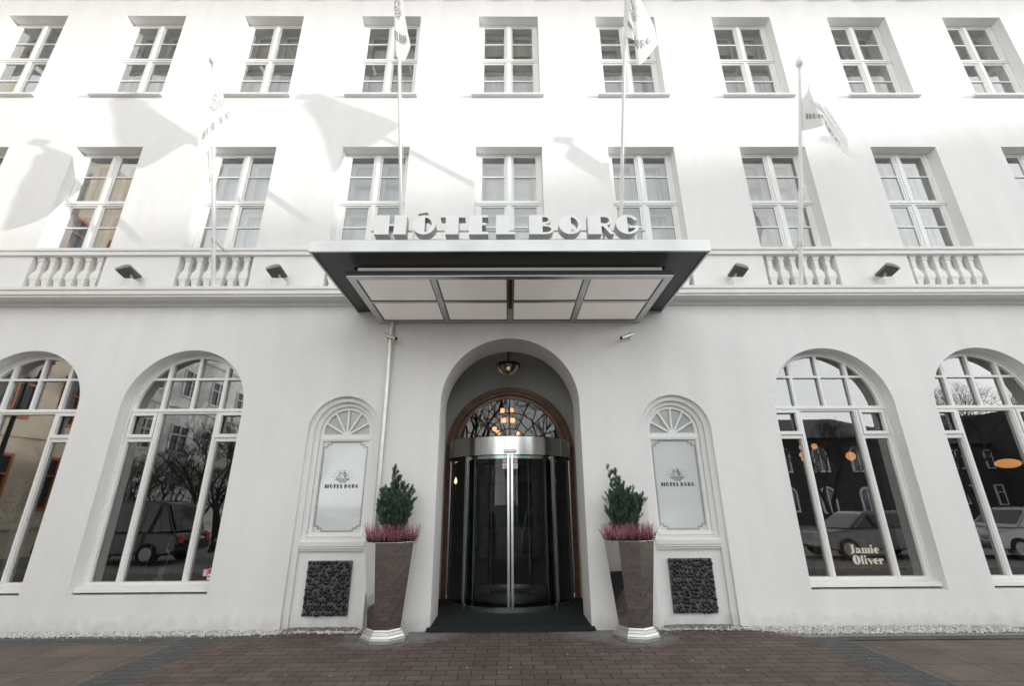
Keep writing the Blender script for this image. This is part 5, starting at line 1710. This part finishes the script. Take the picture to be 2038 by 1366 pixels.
# ------------------------------------------------------------------ across the square: seen only in the glass
def building(name, x0, x1, y0, y1, h, m_, label, wins, wm_, frame_m, rot=0, roof=None, loc=None):
    cx, cyy = (x0 + x1) / 2, y1
    root = empty(name, (cx, cyy, -.15))
    root.rotation_euler.z = rot
    mm = MB().box(x0 - cx, x1 - cx, y0 - cyy, 0, 0, h); mm.build('wall', m_, root)
    if roof:
        rise, rm = roof
        w = x1 - x0
        pr = MB(); ov = .4
        a, b = -w / 2 - ov, w / 2 + ov
        d0, d1 = y0 - cyy - ov, ov
        md = (d0 + d1) / 2
        pr.add([(a, d1, h), (b, d1, h), (b, d0, h), (a, d0, h), (a + rise, md, h + rise), (b - rise, md, h + rise)],
               [(0, 1, 5, 4), (1, 2, 5), (2, 3, 4, 5), (3, 0, 4), (3, 2, 1, 0)])
        pr.build('roof', rm, root)
    proto = None
    for (wx, wz, ww, wh, arched) in wins:
        key = (ww, wh, arched)
        f = MB(); zz = wz
        if arched:
            c = arch(0, ww / 2, 0, wh - ww / 2, 10); ci = arch(0, ww / 2 - .12, .12, wh - ww / 2, 10)
            f.prism(c, .0, .12, [ci]); f.box(-.04, .04, .02, .10, .121, wh - .13)
            g = MB().face2d(c, [], .05)
        else:
            f.prism(rect(-ww / 2, ww / 2, 0, wh), .0, .12, [rect(-ww / 2 + .08, -.04, .08, wh * .6), rect(.04, ww / 2 - .08, .08, wh * .6), rect(-ww / 2 + .08, -.04, wh * .6 + .07, wh - .08), rect(.04, ww / 2 - .08, wh * .6 + .07, wh - .08)])
            g = MB().face2d(rect(-ww / 2, ww / 2, 0, wh), [], .05)
        if proto is None or proto[0] != key:
            fo = f.build('window', frame_m, root); go = g.build('pane', M_OPPG, fo, norm=False)
            proto = (key, fo, go)
        else:
            fo = proto[1].copy(); COL.objects.link(fo); fo.parent = root
            go = proto[2].copy(); COL.objects.link(go); go.parent = fo
        fo.location = (wx - cx, .001, wz)
    tag(root, label, 'building')
    return root
# dark stone parliament-like house opposite on the right
ws = [(x, .9, 1.2, 1.9, True) for x in (13, 16, 19, 22, 25, 28, 31)] + [(x, 3.9, 1.2, 2.0, True) for x in (13, 16, 19, 22, 25, 28, 31)]
building('stone_house', 10.5, 33, -42, -30, 6.6, M_DARKSTONE, 'dark stone house with arched windows across the square, seen in the right panes', ws, None, M_REDL, roof=(2.6, M_SLATE))
ws = [(x, z, 1.3, 1.5, False) for x in (37, 40, 43, 46, 49) for z in (1.4, 4.2)]
building('slate_house', 35, 52, -44, -31, 6.2, M_DARKSTONE, 'dark gabled house at the far end of the square', ws, None, M_REDL, roof=(3.6, M_SLATE))
# two tall houses closing the left end of the square, their long fronts in the low sun
def side_house(name, y0, y1, h, wallm, framem, ys, zs, wy, wh, label):
    X = -17.5
    tr = empty(name, (X, (y0 + y1) / 2, -.15))
    cy_ = (y0 + y1) / 2
    m_ = MB().box(-10, 0, y0 - cy_, y1 - cy_, 0, h)
    for z in zs: m_.box(.0005, .10, y0 - cy_ + .02, y1 - cy_ - .02, z - .62, z - .50)
    m_.build('wall', wallm, tr)
    pr = None
    for z in zs:
        for y in ys:
            if pr is None:
                f = MB(); a = wy / 2
                for b in ((-a, -a + .1, 0, wh), (a - .1, a, 0, wh), (-a + .1, a - .1, 0, .1), (-a + .1, a - .1, wh - .1, wh), (-.04, .04, .1, wh - .1), (-a + .1, -.04, wh * .62, wh * .62 + .07), (.04, a - .1, wh * .62, wh * .62 + .07)):
                    f.box(-.02, .08, *b)
                w = f.build('window', framem, tr)
                g = MB().add([(.02, -a + .05, .05), (.02, a - .05, .05), (.02, a - .05, wh - .05), (.02, -a + .05, wh - .05)], [(0, 1, 2, 3)]).build('pane', M_OPPG, w, norm=False)
                pr = (w, g)
            else:
                w = pr[0].copy(); COL.objects.link(w); w.parent = tr
                g = pr[1].copy(); COL.objects.link(g); g.parent = w
            w.location = (.001, y - cy_, z)
    tag(tr, label, 'building')
side_house('tan_house', -12.4, -2.6, 16, M_OPPT, M_ORANGE, (-10.8, -8.4, -6.0, -3.8), (1.6, 4.7, 7.8, 10.9), 1.4, 1.9, 'tan house with orange window frames at the near left end of the square')
side_house('white_house', -31, -12.8, 14.5, M_OPPW, M_REDL, (-29.5, -27, -24.5, -22, -19.5, -17, -14.5), (1.4, 4.3, 7.2, 10.1), 1.3, 1.5, 'sunlit white house with rows of windows at the left end of the square')
# long house whose sloping roof line throws the oblique shadow on the facade
lh = empty('long_house', (95, -34, -.15))
def roofz(X): return 16.5 + .1485 * (X - 94.3)
gx = [(40, roofz(40)), (120, roofz(120)), (126, 12)]
m_ = MB().prism([(40, 0), (126, 0), (126, roofz(120) - 5), (120, roofz(120) + .15), (40, roofz(40) + .15)], -34, -24)
m_.build('wall', M_DARKSTONE, lh, shift=(95, -34, 0))
tag(lh, 'long house with a sloping roof line far to the right of the square', 'building')

# bare trees in the square
def tree_mesh(seed, H=8.0):
    rnd = random.Random(seed)
    m_ = MB()
    def grow(p, d, L, r, depth):
        q = p + d * L
        mid = p.lerp(q, .5) + Vector((rnd.uniform(-1, 1), rnd.uniform(-1, 1), 0)) * L * .06
        m_.tube([p, mid, q], [r, r * .85, r * .7], 5 if depth < 3 else 3, caps=False)
        if depth >= 9: return
        nb = 2 if rnd.random() < (.72 if depth < 6 else .45) else 3
        for i in range(nb):
            nd = (d + Vector((rnd.uniform(-1, 1), rnd.uniform(-1, 1), rnd.uniform(-.35, .55))) * .62).normalized()
            grow(q, nd, L * rnd.uniform(.66, .86), r * .64, depth + 1)
    for i in range(2):
        grow(Vector((0, 0, 0)), Vector((rnd.uniform(-.15, .15), rnd.uniform(-.15, .15), 1)).normalized(), H * .24, .16, 0)
    return m_
T1 = tree_mesh(3).build('branches', M_BARK, None, smooth=60, norm=False)
T2 = tree_mesh(8).build('branches', M_BARK, None, smooth=60, norm=False)
spots = [(-14.5, -17, .8, 0), (-13.2, -13.6, .66, 1), (-15.6, -21, .9, 1), (-10, -16.5, .8, 0), (4, -22, 1.5, 1), (12, -22, 1.0, 0), (19, -21, .9, 1), (-3, -22, 1.55, 0), (27, -20, 1.05, 0)]
usedT = set()
TL = ['leftmost', 'second', 'third', 'fourth', 'fifth', 'sixth', 'seventh', 'eighth', 'ninth']
order = sorted(range(len(spots)), key=lambda i: spots[i][0])
for n_, i in enumerate(order):
    (x, y, s, t) = spots[i]
    root = empty('bare_tree', (x, y, -.15))
    src = (T1, T2)[t]
    if t in usedT:
        c = src.copy(); COL.objects.link(c)
    else: c = src; usedT.add(t)
    c.parent = root
    root.scale = (s, s, s); root.rotation_euler.z = i * 1.7
    tag(root, 'bare winter tree in the square behind the camera, %s from the left' % TL[n_], 'tree', 'bare trees in the square')

for n_, (x, y, sc_, rz) in enumerate([(-15.9, -12.6, .46, .4), (-13.9, -11.6, .46, 2.1), (-11.6, -12.0, .42, 3.6)]):
    root = empty('bare_bush', (x, y, -.15)); c = T1.copy(); COL.objects.link(c); c.parent = root
    root.scale = (sc_ * 1.5, sc_ * 1.5, sc_); root.rotation_euler.z = rz
    tag(root, ('left', 'middle', 'right')[n_] + ' one of three tangled bare bushes behind the parked black estate car', 'bush', 'bare bushes in the square')

# parked cars along the far kerb
def car(x, y, rz, paint, label, tall=0.0):
    root = empty('parked_car', (x, y, -.15))
    root.rotation_euler.z = rz
    L, W_, = 4.4, 1.78
    lower = [(-2.2, .35), (-2.18, .62), (-2.05, .80), (-1.15, .92), (1.45, .95), (2.05, .92), (2.2, .75), (2.2, .38), (1.9, .28), (-1.9, .28)]
    h = 1.44 + tall
    cab = [(-1.2, .92), (-.55, h - .04), (-.2, h), (1.1, h), (1.5, h - .06), (2.0, .94)]
    b = MB()
    def loft(poly, w0, w1, mi):
        n = len(poly)
        zmx = max(p[1] for p in poly); zmn = min(p[1] for p in poly)
        def wd(z): return w0 + (w1 - w0) * (z - zmn) / (zmx - zmn)
        vs = [(p[0], -wd(p[1]) / 2, p[1]) for p in poly] + [(p[0], wd(p[1]) / 2, p[1]) for p in poly]
        b.add(vs, [tuple(range(n)), tuple(reversed(range(n, 2 * n)))] + [(i, i + n, (i + 1) % n + n, (i + 1) % n) for i in range(n)], mi)
    loft(lower, W_, W_ - .06, 0); loft(cab, W_ - .12, W_ - .5, 0)
    b.build('body', paint, root, bevel=.05, smooth=35)
    g = MB()
    for sy in (-1, 1):
        for (a, c, d, e) in ((-.95, -.05, -.45, -.05), (.03, .95, .03, .95), (1.03, 1.6, 1.03, 1.32)):
            z0, z1 = .97, h - .10
            def wy(z): return sy * ((W_ - .12) + (-.38) * (z - .92) / (h - .92)) / 2 + sy * .012
            g.add([(a, wy(z0), z0), (c, wy(z0), z0), (e, wy(z1), z1), (d, wy(z1), z1)], [(0, 1, 2, 3)])
    g.add([(-1.14, -.72, .97), (-1.14, .72, .97), (-.62, .58, h - .08), (-.62, -.58, h - .08)], [(0, 1, 2, 3)])
    g.add([(2.0, -.72, 1.0), (2.0, .72, 1.0), (1.56, .58, h - .1), (1.56, -.58, h - .1)], [(0, 1, 2, 3)])
    g.build('car_windows', M_CARG, root, norm=False)
    for wx in (-1.35, 1.35):
        for sy in (-1, 1):
            t = MB().tube([(wx, sy * .72, .32), (wx, sy * .90, .32)], .32, 24); w = t.build('wheel', M_TYRE, root, smooth=40)
            MB().tube([(wx, sy * .90, .32), (wx, sy * .912, .32)], .2, 16).build('rim', M_RIM, w, smooth=40)
    for sy in (-1, 1):
        MB().box(-2.21, -2.1, sy * .65 - .15, sy * .65 + .15, .6, .74).build('headlight', M_LAMP, root, bevel=.02)
        MB().box(2.12, 2.215, sy * .7 - .1, sy * .7 + .1, .62, .86).build('tail_light', M_RED, root, bevel=.02)
    tag(root, label, 'car', 'cars parked across the street')
car(12.0, -8.9, 0, M_CGREY, 'grey hatchback parked opposite the lettered window')
car(17.2, -8.7, 0, M_CSILV, 'silver car parked right of the grey hatchback', .1)
car(-12.5, -8.8, 0, M_CDARK, 'black high estate car parked opposite the left arched window', .45)
car(-7.2, -9.2, 0, M_CDARK, 'black low car parked right of the black estate')
car(6.2, -9.3, 0, M_CSILV, 'silver hatchback parked left of the grey hatchback')

sl = empty('street_lamp', (14.5, -5.0, 0))
m_ = MB().tube([(0, 0, 0), (0, 0, .8), (0, 0, 5.0)], [.09, .07, .05], 12); m_.build('post', M_BLACK, sl, smooth=50)
MB().lathe([(.10, 5.0), (.16, 5.1), (.16, 5.42), (.10, 5.45)], (0, 0, 0), 16).build('lamp_glass', M_LAMP, sl, smooth=40)
MB().lathe([(.05, 5.45), (.45, 5.50), (.42, 5.56), (.1, 5.62), (.03, 5.75)], (0, 0, 0), 24).build('lamp_hood', M_BLACK, sl, smooth=40)
tag(sl, 'dark street lamp with a wide hood reflected in the far right window', 'street lamp')
s2_ = copy_tree(sl); s2_.location = (-13.5, -5.0, 0)
tag(s2_, 'dark street lamp with a wide hood reflected in the far left window', 'street lamp')
